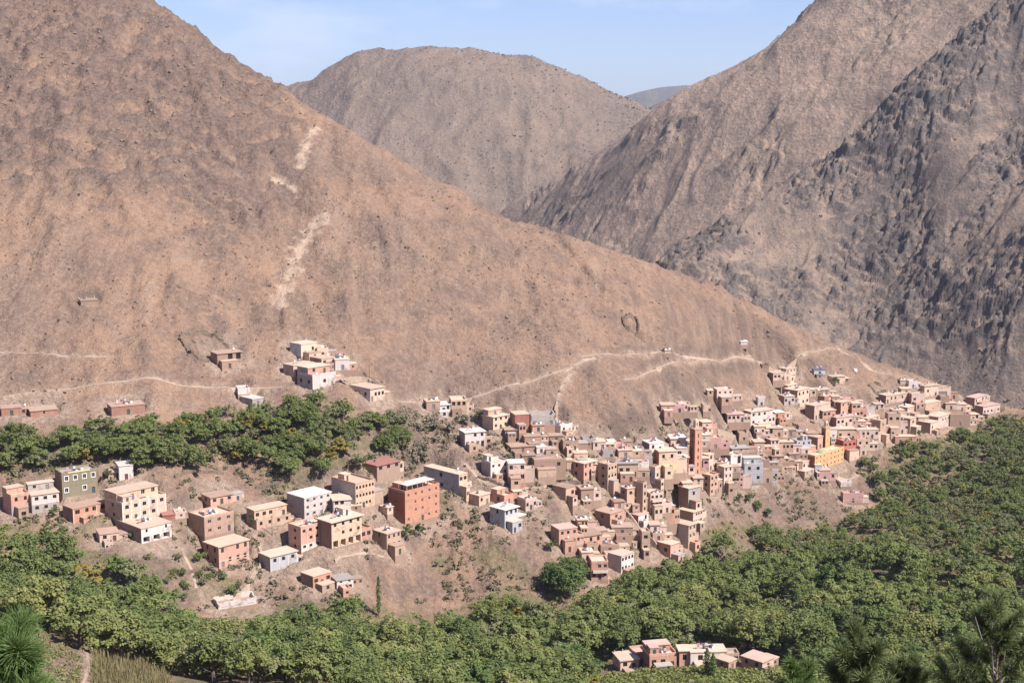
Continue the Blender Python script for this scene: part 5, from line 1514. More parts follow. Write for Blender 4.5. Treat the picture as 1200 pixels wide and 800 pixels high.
def inpoly(px, py, poly):
    r = False; n = len(poly); j = n - 1
    for i in range(n):
        xi, yi = poly[i]; xj, yj = poly[j]
        if (yi > py) != (yj > py) and px < (xj - xi) * (py - yi) / (yj - yi) + xi: r = not r
        j = i
    return r
COMPOUND = (700, 925, 740, 900)
foot = [(h_['x'], h_['y'], h_['th'], h_['W'], h_['D']) for h_ in HOUSES]
def clear_of_houses(x, y, mar):
    for (hx, hy, th, W, D) in foot:
        dx, dy = x - hx, y - hy
        if abs(dx) > 40 or abs(dy) > 40: continue
        c, s = math.cos(th), math.sin(th)
        u, v = dx * c + dy * s, -dx * s + dy * c
        if -mar < u < W + mar and -mar * 1.3 < v < D + mar: return False
    return True
def dens0(x, y): return float(gnoise(np.array([x / 34]), np.array([y / 34]), 77)[0])
cand = []      # (apparent size, kind, x, y, z, scale, zone)
def gen(sp, x0, x1, y0, y1, fn):
    for gy in np.arange(y0, y1, sp * .87):
        row = int(round(gy / sp))
        for gx in np.arange(x0, x1, sp):
            x = gx + random.uniform(-.42, .42) * sp + (row % 2) * sp * .5; y = gy + random.uniform(-.42, .42) * sp
            fn(x, y)
def valley_tree(x, y):
    z = bil(x, y)
    small = y > 545 or (y > 470 and x > 120)
    kind = 'walnut'; sc = random.uniform(.95, 1.5) if y < 470 else random.uniform(.8, 1.2)
    if small: kind = random.choice(['olive', 'olive', 'olive', 'walnut']); sc = random.uniform(.55, .85) if y > 545 else random.uniform(.7, 1.0)
    q = random.random()
    if q < .13: kind = 'orchard'; sc = sc * 1.05
    elif q < .28: kind = 'olive'; sc *= 1.05
    elif q < .31: kind = 'yellow'; sc *= .85
    elif q < .42: kind = 'lime'; sc *= random.uniform(.85, 1.15)
    top = {'walnut': 8.8, 'olive': 6.4, 'orchard': 7.4, 'yellow': 7.6, 'lime': 7.2}[kind] * sc
    px, py = proj(x, y, z + top); cx, cy = proj(x, y, z + top * .55)
    if cx < -45 or cx > 1245 or py > 812: return
    if not (inpoly(px, py, VALLEY) and inpoly(cx, cy, VALLEY)): return
    if inpoly(cx, cy, GARDEN): return
    bx, by = proj(x, y, z)
    if COMPOUND[0] < cx < COMPOUND[1] and by > 752:
        if by < 772 or (by < 795): 
            if by > 774: return
        else:
            sc = min(sc, .42)
            if proj(x, y, z + top * .45)[1] < 786: return
    if inpoly(cx, cy, BROWN) and random.random() < .6: return
    if dens0(x, y) > .38 and y > 400: return
    if not clear_of_houses(x, y, 2.6 * sc + .8): return
    # keep crowns from hiding the houses that stand free behind them
    cand.append([top * 0.9 / y, kind, x, y, z, sc, 'valley' if not small else 'slope'])
gen(8.0, -190, 130, 262, 520, lambda x, y: valley_tree(x, y) if not (y > 545) else None)
gen(6.8, 130, 320, 300, 545, valley_tree)
gen(5.0, 100, 330, 545, 745, valley_tree)
def grove_tree(x, y):
    z = bil(x, y); q = random.random()
    kind = 'walnut' if q < .38 else ('olive' if q < .78 else ('orchard' if q < .95 else 'yellow'))
    sc = random.uniform(.68, 1.05)
    top = {'walnut': 8.8, 'olive': 6.4, 'orchard': 7.4, 'yellow': 7.6, 'lime': 7.2}[kind] * sc
    px, py = proj(x, y, z + top); cx, cy = proj(x, y, z + top * .5)
    if cx < -45: return
    if inpoly(px, py + 6, GROVE) and clear_of_houses(x, y, 2.0):
        cand.append([top * .9 / y, kind, x, y, z, sc, 'grove'])
gen(4.6, -200, -35, 420, 530, grove_tree)
def garden_tree(x, y):
    z = bil(x, y); cx, cy = proj(x, y, z + 1.5)
    if inpoly(cx, cy, GARDEN) and clear_of_houses(x, y, 1.5): cand.append([3.0 / y, random.choice(['orchard', 'olive']), x, y, z, random.uniform(.32, .5), 'garden'])
gen(4.4, -130, -70, 380, 440, garden_tree)
cand.sort(key=lambda c: -c[0])
KIND_NAME = {'walnut': 'walnut_tree', 'orchard': 'orchard_tree', 'olive': 'olive_tree', 'yellow': 'yellowing_tree', 'lime': 'ash_tree', 'grey': 'dry_shrub', 'big': 'broad_tree'}
LAB = {('walnut', 'valley'): 'rounded leafy green walnut tree in the valley orchard', ('orchard', 'valley'): 'dark green bushy tree in the valley orchard',
       ('olive', 'valley'): 'grey-green tree in the valley orchard', ('yellow', 'valley'): 'yellowing tree in the valley orchard',
       ('walnut', 'slope'): 'small green walnut tree on the wooded slope under the ridge village', ('olive', 'slope'): 'small grey-green tree on the wooded slope under the ridge village',
       ('orchard', 'slope'): 'small dark tree on the wooded slope under the ridge village', ('yellow', 'slope'): 'small yellowing tree on the wooded slope under the ridge village',
       ('walnut', 'grove'): 'green walnut tree in the grove below the dirt road', ('olive', 'grove'): 'grey-green tree in the grove below the dirt road',
       ('orchard', 'grove'): 'dark green tree in the grove below the dirt road', ('yellow', 'grove'): 'yellow autumn tree in the grove below the dirt road',
       ('orchard', 'garden'): 'small dark fruit tree in the terraced garden', ('olive', 'garden'): 'small grey-green fruit tree in the terraced garden'}
GRP = {'valley': 'trees of the valley orchard', 'slope': 'trees of the wooded slope', 'grove': 'trees of the grove below the road', 'garden': 'fruit trees of the terraced garden'}
MARKS = [('the knoll footpath', cast(100, 770)), ('the long salmon house', cast(105, 640)), ('the terraced garden', cast(225, 690)), ('the roofless white ruin', cast(280, 716)), ('the low salmon house', cast(375, 700)),
         ('the columnar poplar', cast(444, 722)), ('the bare earth bank', cast(540, 705)), ('the broad round tree', cast(661, 698)), ('the salmon villa', cast(765, 790)), ('the white orchard house', cast(730, 678)),
         ('the pink walled pen', cast(995, 600)), ('the cypress pair', cast(845, 780)), ('the brown thicket', cast(1120, 660)), ('the tall grey-tan block', cast(815, 650)), ('the small white compound hut', cast(960, 800)),
         ('the cliff under the blue-grey house', cast(880, 615)), ('the reed bed', cast(200, 780)), ('the silvery pine', cast(1180, 740))]
def tree_label(kind, x, y, sc, zone):
    if zone in ('grove', 'garden'): return LAB[(kind, zone)]
    mk = min(MARKS, key=lambda q: math.hypot(q[1][0] - x, q[1][1] - y))[0]
    size = 'huge' if sc > 1.38 else 'large' if sc > 1.2 else ('small' if sc < .95 else 'middling')
    nm = {'walnut': 'rounded green walnut tree', 'orchard': 'dark green bushy tree', 'olive': 'grey-green tree', 'yellow': 'yellowing tree', 'lime': 'yellow-green tree'}[kind]
    return f"{size} {nm} in the valley woodland around {mk}"
ntree = 0
def plant_tree(kind, x, y, z, sc, label, group, rot=None, stretch=1.0, name=None):
    v = random.randrange(len(KINDS[kind])); crown, trunk, _, _ = KINDS[kind][v]
    root = link(name or KIND_NAME[kind], None, None, (x, y, z - .1), (0, 0, random.uniform(0, 6.28) if rot is None else rot), (sc, sc, sc * stretch))
    tag(root, label, 'tree', group)
    link('trunk', trunk, root); link('crown', crown, root)
    return root
rest = []
cnt = {}
for c in cand:
    _, kind, x, y, z, sc, zone = c
    cnt[kind] = cnt.get(kind, 0) + 1
    if ntree < 330:
        plant_tree(kind, x, y, z, sc, tree_label(kind, x, y, sc, zone), GRP[zone], None, random.uniform(.85, 1.15)); ntree += 1
    else: rest.append(c)
print('trees', len(cand), cnt, 'rest', len(rest))
# the remaining, smaller trees: one body of woodland per leaf kind is too many to tell apart
def merged(name, items, mat, thin=1):
    Vs, Fs, n = [], [], 0
    for (_, kind, x, y, z, sc, zone) in items:
        _, _, V, Fq = KINDS[kind][random.randrange(len(KINDS[kind]))]
        if thin > 1:
            keep = rng.random(len(Fq)) < 1 / thin
            V = V.reshape(-1, 4, 3)[keep].copy()
            ctr = V.mean(1, keepdims=True); V = (ctr + (V - ctr) * math.sqrt(thin) * .95).reshape(-1, 3); Fq = np.arange(len(V)).reshape(-1, 4)
        a = random.uniform(0, 6.28); ca, sa = math.cos(a), math.sin(a)
        s2 = sc * random.uniform(.85, 1.15)
        W_ = np.stack([V[:, 0] * ca - V[:, 1] * sa, V[:, 0] * sa + V[:, 1] * ca, V[:, 2] * s2 / sc], -1) * sc + np.array([x, y, z - .1])
        Vs.append(W_); Fs.append(Fq + n); n += len(V)
    if not Vs: return
    tag(link(name, mesh_np(name, np.concatenate(Vs), np.concatenate(Fs), [mat])), kind='stuff')
for kd, nm in (('olive', 'distant_olive_woodland'), ('walnut', 'distant_walnut_woodland'), ('orchard', 'distant_dark_woodland'), ('yellow', 'distant_yellow_woodland'), ('lime', 'distant_light_woodland')):
    merged(nm, [c for c in rest if c[1] == kd], {'olive': M_OLIVE, 'walnut': M_WALNUT, 'orchard': M_DARK, 'yellow': M_YEL, 'lime': KINDS['lime'][0][0].materials[0]}[kd], 1.6)

# ------------------------------------------------------------------ single trees
def single(kind, px, py, sc, label, stretch=1.0, group=None, name=None):
    x, y, z = cast(px, py)
    return plant_tree(kind, x, y, z, sc, label, group, None, stretch, name)
single('big', 661, 698, 1.36, 'broad round dark green tree beside the pink houses of the lower quarter', 0.92)
for (px, py, st, lb) in [(478, 634, 1.25, 'slim green tree in front of the orange block'), (492, 632, 1.35, 'slightly taller slim green tree in front of the orange block')]:
    single('orchard', px, py, .55, lb, st + .3)
single('orchard', 645, 646, .62, 'small green tree at the foot of the pink house wall')
single('orchard', 298, 618, .55, 'leafy green bush tree by the two-tier house terrace')
single('orchard', 63, 606, .5, 'green bush tree between the white-fronted and salmon houses')
single('olive', 78 + 48, 560, .5, 'grey-green tree behind the olive green house')
single('olive', 155, 632, .45, 'small grey-green tree in the dark carport of the white house')
single('orchard', 272, 700, .55, 'dark round bush tree above the roofless white ruin')
single('orchard', 979, 452, .62, 'dark round bush before the cream house near the ridge')
single('orchard', 1078, 512, .62, 'dark bush tree under the cream-fronted house at the ridge end')
for px, py, s_ in [(878, 590, .62), (888, 600, .7), (866, 588, .5), (900, 606, .55)]:
    single('orchard', px, py, s_, 'dark green bush tree on the cliff below the blue-grey house', 1.0, 'bush trees on the cliff')
for px, py, s_ in [(745, 578 + 20, .5), (800, 610, .45), (786, 575, .45), (820, 596, .5)]:
    single('olive', px, py, s_, 'grey-green bush squeezed between houses of the minaret quarter', 1.0, 'bushes between houses')
single('olive', 561, 492, .75, 'grey-green tree beside the cream loggia house')
n_ = 0
while n_ < 26:
    px, py = random.uniform(458, 545), random.uniform(484, 545)
    if not inpoly(px, py, [(462, 482), (500, 486), (545, 492), (540, 520), (490, 545), (455, 545)]): continue
    x, y, z = cast(px, py)
    if not clear_of_houses(x, y, 1.5): continue
    plant_tree('grey', x, y, z, random.uniform(.7, 1.25), 'leafless grey-brown shrub in the thicket beside the grove', 'grey shrubs beside the grove'); n_ += 1
def poplar(px, py, hpx, label, wid=.9, mat=M_DARK):
    x, y, z = cast(px, py); h = hpx * y / F_PX
    r = np.random.default_rng(int(px)); n = 900
    t = r.random(n); a = r.uniform(0, 6.28, n)
    rad = wid * np.sin(np.pi * np.clip(t * .92 + .08, 0, 1)) ** .6 * r.uniform(.3, 1.1, n) * (1 + .3 * np.sin(t * 40))
    C = np.stack([rad * np.cos(a), rad * np.sin(a), h * (.10 + .9 * t)], -1); N = np.stack([np.cos(a), np.sin(a), .3 + 0 * a], -1) + r.normal(size=(n, 3)) * .4
    V, Fq = leaf_quads(C, N, .22, r)
    root = link('poplar_tree', None, None, (x, y, z)); tag(root, label, 'tree')
    link('crown', mesh_np('crown', V, Fq, [mat]), root)
    mb = MB(); mb.tube([(0, 0, -.5), (0, 0, h * .5), (0, 0, h * .93)], [.16, .1, .03], 6); link('trunk', mb.mesh('trunk', [M_BARK]), root)
poplar(444, 722, 52, 'slim columnar poplar standing against the bare earth bank', .85)
poplar(828, 793, 38, 'dark columnar cypress before the whitewashed compound house', 1.0)
poplar(835, 795, 33, 'shorter columnar cypress beside the taller one in the compound', .9)

# ------------------------------------------------------------------ brush, scrub, rocks: uncountable stuff scattered on the ground
def clumps(name, pts, mat, per, leaf, kind='stuff', spread=1.0):
    r = np.random.default_rng(len(pts) + per)
    P_ = np.array(pts)          # x y z size
    n = len(P_)
    d = r.normal(size=(n, per, 3)); d /= np.linalg.norm(d, axis=2, keepdims=True); d[..., 2] = np.abs(d[..., 2])
    C = P_[:, None, :3] + d * P_[:, None, 3:4] * np.array([1, 1, .8]) * r.uniform(.5, 1.05, (n, per, 1)) * spread
    N = d + r.normal(size=d.shape) * .5
    sz = np.repeat(P_[:, 3] * leaf, per)[:, None]
    Cf, Nf = C.reshape(-1, 3), N.reshape(-1, 3)
    V, Fq = leaf_quads(Cf, Nf, 1.0, r)
    V = (np.repeat(Cf, 4, 0) + (V - np.repeat(Cf, 4, 0)) * np.repeat(sz, 4, 0))
    tag(link(name, mesh_np(name, V, Fq, [mat])), kind=kind)
def scatter(n, x0, x1, y0, y1, test, smin, smax):
    r = []
    for _ in range(n):
        x, y = random.uniform(x0, x1), random.uniform(y0, y1)
        if abs(x) > y * .40: continue
        z = bil(x, y); px, py = proj(x, y, z)
        if test(px, py, x, y, z): r.append((x, y, z, random.uniform(smin, smax) * random.uniform(.6, 1)))
    return r
def dens(x, y, f, s): return float(gnoise(np.array([x / f]), np.array([y / f]), s)[0])
BANK = [(0, 545), (100, 542), (260, 535), (330, 545), (440, 545), (480, 500), (545, 490), (640, 500), (800, 500), (960, 545), (1020, 590), (960, 612), (830, 615), (800, 660), (690, 695), (600, 690), (540, 705), (450, 712), (340, 700), (230, 715), (190, 660), (60, 620), (0, 612)]
hs = scatter(5500, -300, 300, 470, 800, lambda px, py, x, y, z: not inpoly(px, py + 4, VALLEY) and dens(x, y, 38, 5) + random.uniform(-.5, .5) > .12, .25, .75)
clumps('hillside_scrub', hs, M_SCRUB, 9, .62)
bs = scatter(30000, -260, 260, 395, 700, lambda px, py, x, y, z: inpoly(px, py, BANK) and clear_of_houses(x, y, .8) and dens(x, y, 21, 8) + random.uniform(-.25, .25) > .02, .4, 2.2)
clumps('bank_brush', bs, M_DRY, 18, .36)
gs = scatter(5000, -260, 260, 395, 700, lambda px, py, x, y, z: inpoly(px, py, BANK) and clear_of_houses(x, y, .8) and dens(x, y, 17, 18) + random.uniform(-.4, .4) > .2, .5, 1.6)
clumps('green_brush', gs, M_OLIVE, 14, .42)
GREY = [(462, 478), (500, 484), (545, 490), (540, 520), (490, 545), (455, 545)]
g2 = scatter(900, -60, 0, 470, 560, lambda px, py, x, y, z: inpoly(px, py, GREY) and clear_of_houses(x, y, 1.2), .9, 2.4)
clumps('bare_grey_shrubs', g2, M_GREYB, 26, .28)
us = scatter(16000, -200, 320, 320, 745, lambda px, py, x, y, z: inpoly(px, py - 3, VALLEY) and clear_of_houses(x, y, 1.5) , .7, 2.1)
clumps('orchard_undergrowth', us, M_WALNUT, 16, .36)
fb = scatter(9000, 20, 75, 300, 352, lambda px, py, x, y, z: 690 < px < 930 and 786 < py < 840 and clear_of_houses(x, y, 1.2), 1.0, 2.3)
clumps('compound_hedge', fb, M_WALNUT, 40, .22)
br = scatter(7000, 60, 300, 330, 560, lambda px, py, x, y, z: inpoly(px, py, BROWN), .7, 2.0)
clumps('brown_thicket', br, M_REED, 22, .34)
def rocks(name, pts, mat):
    r = np.random.default_rng(len(pts))
    base = np.array([(1, 0, 0), (0, 1, 0), (-1, 0, 0), (0, -1, 0), (.5, .5, .8), (-.5, .5, .7), (-.5, -.5, .9), (.5, -.5, .75), (0, 0, 1.15)], float)
    tri = np.array([(0, 1, 4), (1, 2, 5), (2, 3, 6), (3, 0, 7), (1, 5, 4), (2, 6, 5), (3, 7, 6), (0, 4, 7), (4, 5, 8), (5, 6, 8), (6, 7, 8), (7, 4, 8)])
    P_ = np.array(pts); n = len(P_)
    B = base[None] * r.uniform(.6, 1.4, (n, len(base), 3)); a = r.uniform(0, 6.28, n)
    ca, sa = np.cos(a)[:, None], np.sin(a)[:, None]
    B = np.stack([B[..., 0] * ca - B[..., 1] * sa, B[..., 0] * sa + B[..., 1] * ca, B[..., 2] * .8 - .3], -1) * P_[:, None, 3:4] + P_[:, None, :3]
    Fq = (tri[None] + (np.arange(n) * len(base))[:, None, None]).reshape(-1, 3)
    tag(link(name, mesh_np(name, B.reshape(-1, 3), Fq, [mat])), kind='stuff')
m = NT('field_stone'); f = m.noise(m.pos(), .8, 5, .65)
M_ROCK = (m.pbr(m.ramp(f, [(.3, (.12, .088, .068)), (.7, (.25, .185, .14))]), .95, m.bump(f, .5, .2), .1), m.m)[1]
rs = scatter(11000, -300, 310, 470, 800, lambda px, py, x, y, z: not inpoly(px, py, VALLEY) and py < 500 and (dens(x, y, 55, 25) + random.uniform(-.3, .3) > .15 or (px < 140 and 20 < py < 110) or (170 < px < 300 and 250 < py < 380 and random.random() < .5)), .3, 1.25)
rocks('hillside_rocks', rs, M_ROCK)
rs = scatter(9000, -260, 300, 395, 760, lambda px, py, x, y, z: inpoly(px, py, BANK) and clear_of_houses(x, y, .4), .2, .7)
rocks('bank_rubble', rs, M_ROCK)
def surf_scatter(ax, ay, Zs, n, x0, x1, y0, y1, smin, smax, test=None):
    r = []
    for _ in range(n):
        x, y = random.uniform(x0, x1), random.uniform(y0, y1)
        i = min(max(int(np.searchsorted(ax, x)) - 1, 0), len(ax) - 2); j = min(max(int(np.searchsorted(ay, y)) - 1, 0), len(ay) - 2)
        z = Zs[j, i]; 
        if z < -190: continue
        px, py = proj(x, y, z)
        if px < -20 or px > 1230 or py < -30: continue
        if test is None or test(px, py, x, y): r.append((x, y, z - .2, random.uniform(smin, smax)))
    return r
ds = surf_scatter(DX, DY, DZ, 9000, -560, 420, 1880, 2380, .6, 1.9, lambda px, py, x, y: dens(x, y, 130, 9) + random.uniform(-.5, .5) > -.1)
clumps('dome_scrub', ds, M_SCRUB, 8, .62)
cs = surf_scatter(RX, RY, RZ, 7000, 0, 560, 900, 1700, .5, 1.7, lambda px, py, x, y: dens(x, y, 90, 6) + random.uniform(-.5, .5) > .0)
clumps('crag_scrub', cs, M_SCRUB, 8, .62)
ls = surf_scatter(RX, RY, RZ, 5000, 0, 220, 1180, 1500, 1.0, 2.4, lambda px, py, x, y: 640 < px < 790 and 225 < py < 315)
clumps('gully_bushes', ls, M_SCRUB, 10, .6)

# ------------------------------------------------------------------ dry-stone walls
def stone_wall(pts, label, hgt=1.3, th=.6, closed=False):
    P_ = [cast(px, py) for px, py in pts]
    ln = resample(smooth_line(P_ + ([P_[0]] if closed else []), 1), .9)
    base = ln[0].copy(); root_loc = (base.x, base.y, bil(base.x, base.y))
    mb = MB(); rr = random.Random(len(pts) * 7 + int(pts[0][0]))
    for a, b in zip(ln[:-1], ln[1:]):
        d = (b - a); d.z = 0
        if d.length < .05: continue
        d.normalize(); n = Vector((-d.y, d.x, 0)); z = min(bil(a.x, a.y), bil(b.x, b.y)) - .5 - root_loc[2]
        h = hgt * rr.uniform(.7, 1.15) + .5; t = th * rr.uniform(.8, 1.2) / 2
        a2 = a - d * .05 - base; b2 = b + d * .05 - base
        q = [a2 - n * t, b2 - n * t, b2 + n * t, a2 + n * t]
        lo = [(p.x, p.y, z) for p in q]; up = [(p.x * 1, p.y * 1, z + h) for p in q]
        for i in range(4): mb.quad(lo[i], lo[(i + 1) % 4], up[(i + 1) % 4], up[i])
        mb.quad(*up)
    o = link('stone_wall', mb.mesh('stone_wall', [M_ROCK]), None, root_loc)
    tag(o, label, 'wall')
stone_wall([(245, 424), (228, 420), (215, 405), (209, 397), (217, 392), (243, 391), (256, 398), (268, 407)], 'curved dry-stone ring wall beside the brown stone farmhouse', 1.5)
stone_wall([(730, 374), (745, 374), (750, 386), (738, 389), (730, 382)], 'small dark stone pen alone beside the hill gully', 2.0, .8, True)
stone_wall([(1018, 452), (1024, 459), (1030, 463), (1038, 458)], 'zigzag dry-stone wall on the ridge above the long cream house', 1.6)
stone_wall([(1025, 449), (1032, 453)], 'short dry-stone wall piece on the ridge', 1.6)
def plaster_wall(pts, pal, label, hgt):
    P_ = [cast(px, py) for px, py in pts]; ln = resample(smooth_line(P_, 2), 1.5); b0 = ln[0].copy(); mb = MB()
    zt = max(p.z for p in ln) + hgt
    for a, b in zip(ln[:-1], ln[1:]):
        d = b - a; d.z = 0; d.normalize(); n = Vector((-d.y, d.x, 0)) * .2
        q = [a - n - b0, b - n - b0, b + n - b0, a + n - b0]
        lo = [(p.x, p.y, -8) for p in q]; up = [(p.x, p.y, zt - b0.z) for p in q]
        for i in range(4): mb.quad(lo[i], lo[(i + 1) % 4], up[(i + 1) % 4], up[i])
        mb.quad(*up)
    tag(link('terrace_wall', mb.mesh('terrace_wall', [wall_mat(pal)]), None, tuple(b0)), label, 'wall')
plaster_wall([(876, 571), (890, 571), (905, 567), (914, 560)], 'grey2', 'curved pale retaining wall around the blue-grey house terrace', .4)
for q_, lb_ in [([(560, 560), (585, 572), (612, 574)], 'low earth terrace wall behind the salmon terrace house'), ([(700, 588), (720, 590), (738, 584)], 'low earth terrace wall uphill of the brown-roofed pink house'),
                ([(640, 560), (662, 562), (690, 566)], 'pale earth terrace wall below the adobe house'), ([(440, 585), (452, 580), (468, 575)], 'earth wall uphill of the little cream hut'),
                ([(205, 560), (230, 552), (262, 556)], 'long tumbled terrace wall uphill of the upper pink house'), ([(300, 572), (330, 566), (372, 562)], 'long tumbled terrace wall uphill of the two-tier house'),
                ([(490, 560), (500, 568), (512, 572)], 'tumbled wall behind the orange block'), ([(845, 512), (860, 508), (868, 500)], 'stone field wall by the long white-pink house'),
                ([(905, 502), (925, 500), (945, 506)], 'stone field wall by the low mud ruin'), ([(150, 660), (180, 662), (200, 658)], 'garden terrace wall below the white house with bays'),
                ([(170, 676), (205, 672), (235, 668)], 'second garden terrace wall below the white house with bays')]:
    stone_wall(q_, lb_, 1.2, .5)
plaster_wall([(300, 449), (345, 452)], 'tan', 'low tan roadside wall before the upper hamlet', .8)
# blue tarpaulin and white tank near the road
x, y, z = cast(397, 449); mb = MB()
for i in range(6):
    for j in range(3):
        f_ = lambda u, v: (u * .55, v * .7, 1.5 - .12 * u - .25 * v + .12 * math.sin(u * 2 + v))
        mb.quad(f_(i, j), f_(i + 1, j), f_(i + 1, j + 1), f_(i, j + 1))
for u in (0, 3.3):
    mb.tube([(u, .05, -.6), (u, .05, 1.4 - .2 * u)], [.05, .05], 5)
tag(link('tarpaulin', mb.mesh('tarpaulin', [flat_mat('tarp_blue', (.07, .20, .52), .5)]), None, (x, y, z)), 'bright blue tarpaulin slung beside the white and pink house', 'tarpaulin')
x, y, z = cast(1002, 436); mb = MB(); mb.tube([(0, 0, -.3), (0, 0, 1.5), (0, 0, 1.9)], [1.1, 1.1, .3], 12)
tag(link('water_tank', mb.mesh('water_tank', [M_DISH], True), None, (x, y, z)), 'round white water tank alone on the ridge track', 'tank')

# ------------------------------------------------------------------ utility poles
def pole(px, py, hpx, label):
    x, y, z = cast(px, py); h = max(6.0, hpx * y / F_PX)
    root = link('utility_pole', None, None, (x, y, z)); tag(root, label, 'pole', 'utility poles')
    mb = MB(); mb.tube([(0, 0, -.6), (0, 0, h)], [.14, .09], 6); link('post', mb.mesh('post', [M_BARK]), root)
    mb = MB(); mb.box(-.7, .7, -.06, .06, h - .6, h - .48, 0); link('crossarm', mb.mesh('crossarm', [M_BARK]), root)
pole(319, 628, 26, 'weathered utility pole by the pink adobe house path')
pole(250, 630, 26, 'dark wooden pole rising before the rough pink adobe house')
pole(276, 622, 18, 'pale pole at the corner of the rough pink adobe house')
pole(906, 548, 22, 'utility pole behind the blue-grey house terrace')
pole(433, 445, 14, 'utility pole on the slope beside the upper hamlet')

# ================================================================== FOREGROUND: reeds, dry bushes, pines on the viewer's slope
def reeds():
    pts = []
    POLY = [(112, 748), (190, 750), (197, 768), (192, 830), (120, 830), (108, 780)]
    while len(pts) < 5200:
        px, py = random.uniform(105, 200), random.uniform(752, 840)
        if not inpoly(px, py - 8, POLY): continue
        pts.append(cast_fast(px, py))
    V, F_ = [], []
    for (x, y, z) in pts:
        h = random.uniform(.8, 2.1); a = random.uniform(0, 6.28); w_ = random.uniform(.05, .10); lx, ly = random.uniform(-.5, .5), random.uniform(-.5, .5)
        n = len(V); c, s = math.cos(a) * w_, math.sin(a) * w_
        V += [(x - c, y - s, z - .1), (x + c, y + s, z - .1), (x + lx * .4 + c, y + ly * .4 + s, z + h * .6), (x + lx * .4 - c, y + ly * .4 - s, z + h * .6),
              (x + lx + c * .2, y + ly + s * .2, z + h), (x + lx - c * .2, y + ly - s * .2, z + h)]
        F_ += [(n, n + 1, n + 2, n + 3), (n + 3, n + 2, n + 4, n + 5)]
    tag(link('reed_bed', mesh_np('reed_bed', np.array(V), np.array(F_), [M_REED])), kind='stuff')
_cf = {}
def cast_fast(px, py):
    k = (round(px / 4), round(py / 3))
    if k not in _cf: _cf[k] = cast(k[0] * 4, k[1] * 3, 205, 2.0)
    x0, y0, z0 = _cf[k]
    x, y = x0 + random.uniform(-.9, .9), y0 + random.uniform(-1.4, 1.4)
    return x, y, bil(x, y)
reeds()
KN = [(-60, 715), (0, 712), (60, 716), (95, 742), (112, 765), (105, 800), (95, 840), (-60, 840)]
kp = []
while len(kp) < 1100:
    px, py = random.uniform(-40, 125), random.uniform(712, 840)
    if not inpoly(px, py, KN): continue
    x, y, z = cast_fast(px, py)
    if any((x - p.x) ** 2 + (y - p.y) ** 2 < 1.6 for p in road_lines[-1][1][::2]): continue
    kp.append((x, y, z, random.uniform(.35, 1.25)))
clumps('knoll_brush', [p for i, p in enumerate(kp) if i % 5 < 3], M_REED, 30, .22)
clumps('knoll_green_brush', [p for i, p in enumerate(kp) if i % 5 >= 3], M_OLIVE, 30, .22)

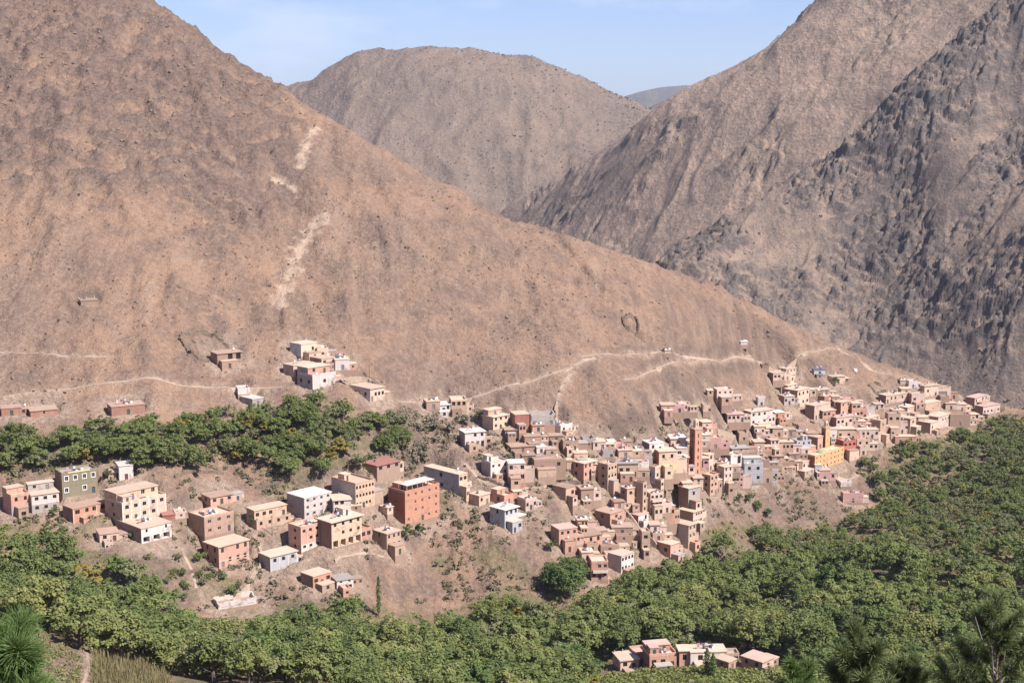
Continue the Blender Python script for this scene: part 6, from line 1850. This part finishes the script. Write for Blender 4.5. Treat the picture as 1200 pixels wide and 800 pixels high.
M_NEEDLE = leaf_mat('pine_needles', (0.11, 0.175, 0.060), (0.15, 0.215, 0.078), (0.19, 0.25, 0.10), 0.2, 0.15)
M_NEEDLE2 = leaf_mat('dark_pine_needles', (0.12, 0.155, 0.070), (0.155, 0.19, 0.085), (0.19, 0.22, 0.10), 0.15, 0.15)
m = NT('pine_bark'); f = m.noise(m.obj(), 14.0, 4, .6)
M_PBARK = (m.pbr(m.ramp(f, [(.3, (.11, .08, .06)), (.7, (.30, .25, .20))]), .9, m.bump(f, .4, .02), .15), m.m)[1]
def pine(x, y, zt, label, seed, nbr, blen, needle, mat, nper=46, dead=0, zfrac=.2, seg=5, wid=.0022):
    """pine with its leader at height zt: whorls of upswept branches, each ending in brushes of long needles"""
    rr = random.Random(seed); r = np.random.default_rng(seed)
    zb = bil(x, y) - .2; Ht = zt - zb
    root = link('pine_tree', None, None, (x, y, zb)); tag(root, label, 'tree')
    mb = MB(); lean = (rr.uniform(-.15, .15), rr.uniform(-.15, .15))
    tp = lambda t: Vector((lean[0] * t, lean[1] * t, Ht * t))
    mb.tube([tuple(tp(t)) for t in (0, .3, .6, .85, 1)], [.02 + .018 * Ht, .012 + .013 * Ht, .02 + .006 * Ht, .02, .009], 7)
    link('trunk', mb.mesh('trunk', [M_PBARK], True), root)
    TIP = []            # (pos, dir)
    mb = MB()
    for i in range(nbr):
        t = zfrac + (1 - zfrac) * (i + .5) / nbr
        a = i * 2.4 + rr.uniform(-.3, .3); L = blen * (1.15 - t) * rr.uniform(.75, 1.2) + .12
        d0 = Vector((math.cos(a), math.sin(a), .35 + .5 * t)).normalized(); p = tp(t); pts = [p]
        for k in range(seg):
            d0 = (d0 + Vector((rr.uniform(-.12, .12), rr.uniform(-.12, .12), .10))).normalized(); p = p + d0 * L / seg; pts.append(p)
            if k >= 1:
                TIP.append((p, d0))
                for sgn in (-1, 1):
                    sd_ = (d0 + d0.cross(Vector((0, 0, 1))).normalized() * sgn * rr.uniform(.5, 1.0) + Vector((0, 0, rr.uniform(0, .4)))).normalized()
                    e = p + sd_ * L * .22
                    mb.tube([tuple(p), tuple(e)], [.007, .004], 4); TIP.append((e, sd_)); TIP.append((p.lerp(e, .55), sd_))
        mb.tube([tuple(q) for q in pts], [.016 * (1 - .8 * k / seg) + .004 for k in range(seg + 1)], 5)
    link('branches', mb.mesh('branches', [M_PBARK], True), root)
    for k in range(5): TIP.append((tp(1 - .03 * k), Vector((0, 0, 1))))
    n = len(TIP); P_ = np.repeat(np.array([tuple(q[0]) for q in TIP]), nper, 0); Dr = np.repeat(np.array([tuple(q[1]) for q in TIP]), nper, 0)
    P_ = P_ - Dr * r.uniform(0, needle * .8, (len(P_), 1))
    nd = Dr * r.uniform(.45, 1.1, (len(P_), 1)) + r.normal(size=P_.shape) * .42 + np.array([0, 0, .12]); nd /= np.linalg.norm(nd, axis=1, keepdims=True)
    L_ = needle * r.uniform(.65, 1.15, (len(P_), 1))
    sd = np.cross(nd, r.normal(size=P_.shape)); sd /= np.linalg.norm(sd, axis=1, keepdims=True)
    wv = sd * wid
    mid = P_ + nd * L_ * .55 + np.array([0, 0, -.01]) * L_; tip = P_ + nd * L_ + np.array([0, 0, -.10]) * L_
    V = np.stack([P_ - wv, P_ + wv, mid + wv, mid - wv, tip + wv * .3, tip - wv * .3], 1).reshape(-1, 3)
    b = (np.arange(len(P_)) * 6)[:, None]
    Fq = np.concatenate([b + np.array([0, 1, 2, 3]), b + np.array([3, 2, 4, 5])], 0)
    link('needles', mesh_np('needles', V, Fq, [mat]), root)
    if dead:
        mb = MB()
        for i in range(dead):
            t = rr.uniform(.55, .95); a = rr.uniform(0, 6.28); p = tp(t); L = rr.uniform(.5, 1.2)
            d0 = Vector((math.cos(a) * .5, math.sin(a) * .5, 1)).normalized()
            mb.tube([tuple(p), tuple(p + d0 * L * .5), tuple(p + d0 * L + Vector((0, 0, .12)))], [.016, .011, .004], 5)
        link('dead_branches', mb.mesh('dead_branches', [flat_mat('dead_wood', (.34, .31, .28))]), root)
def ptop(px, py, Y):
    x, y, z = at(px, py, Y); return x, y, z
for (px, py, Y, lb, seed, nbr, bl, ndl, mat, nper, dead) in [
    (22, 752, 9.5, 'young bright green pine with long drooping needles beside the knoll', 3, 26, .55, .20, M_NEEDLE, 60, 0),
    (1005, 762, 13.0, 'young pine with one upright needle tuft and pale bare leader', 5, 20, .65, .16, M_NEEDLE2, 46, 0),
    (1172, 726, 19.0, 'taller dark pine with bare silvery upright branches', 7, 34, 1.5, .16, M_NEEDLE2, 40, 9),
    (940, 790, 14.0, 'low bushy young pine with bright tips next to the tufted pine', 9, 18, .6, .15, M_NEEDLE, 46, 0),
    (1068, 786, 20.0, 'dark pine crown between the tufted pine and the silvery one', 12, 26, 1.1, .15, M_NEEDLE2, 44, 1),
    (1115, 770, 26.0, 'dense dull green pine behind the silvery-branched one', 15, 26, 1.4, .16, M_NEEDLE2, 40, 2),
]:
    x, y, z = ptop(px, py, Y)
    pine(x, y, z, lb, seed, nbr, bl, ndl, mat, nper, dead, .25, 5, .0026 if Y < 12 else .0035)

# ================================================================== AIR
def haze_box():
    mb = MB(); mb.box(-15000, 15000, -9500, 23000, -520, 700, 0)
    m = NT('valley_air')
    v = m.n('ShaderNodeVolumePrincipled')
    v.inputs['Color'].default_value = (0.72, 0.84, 1.0, 1)
    v.inputs['Density'].default_value = 4.6e-5
    v.inputs['Anisotropy'].default_value = 0.2
    m.l(v.outputs[0], m.out.inputs['Volume'])
    tag(link('haze', mb.mesh('haze', [m.m])), kind='stuff')
haze_box()
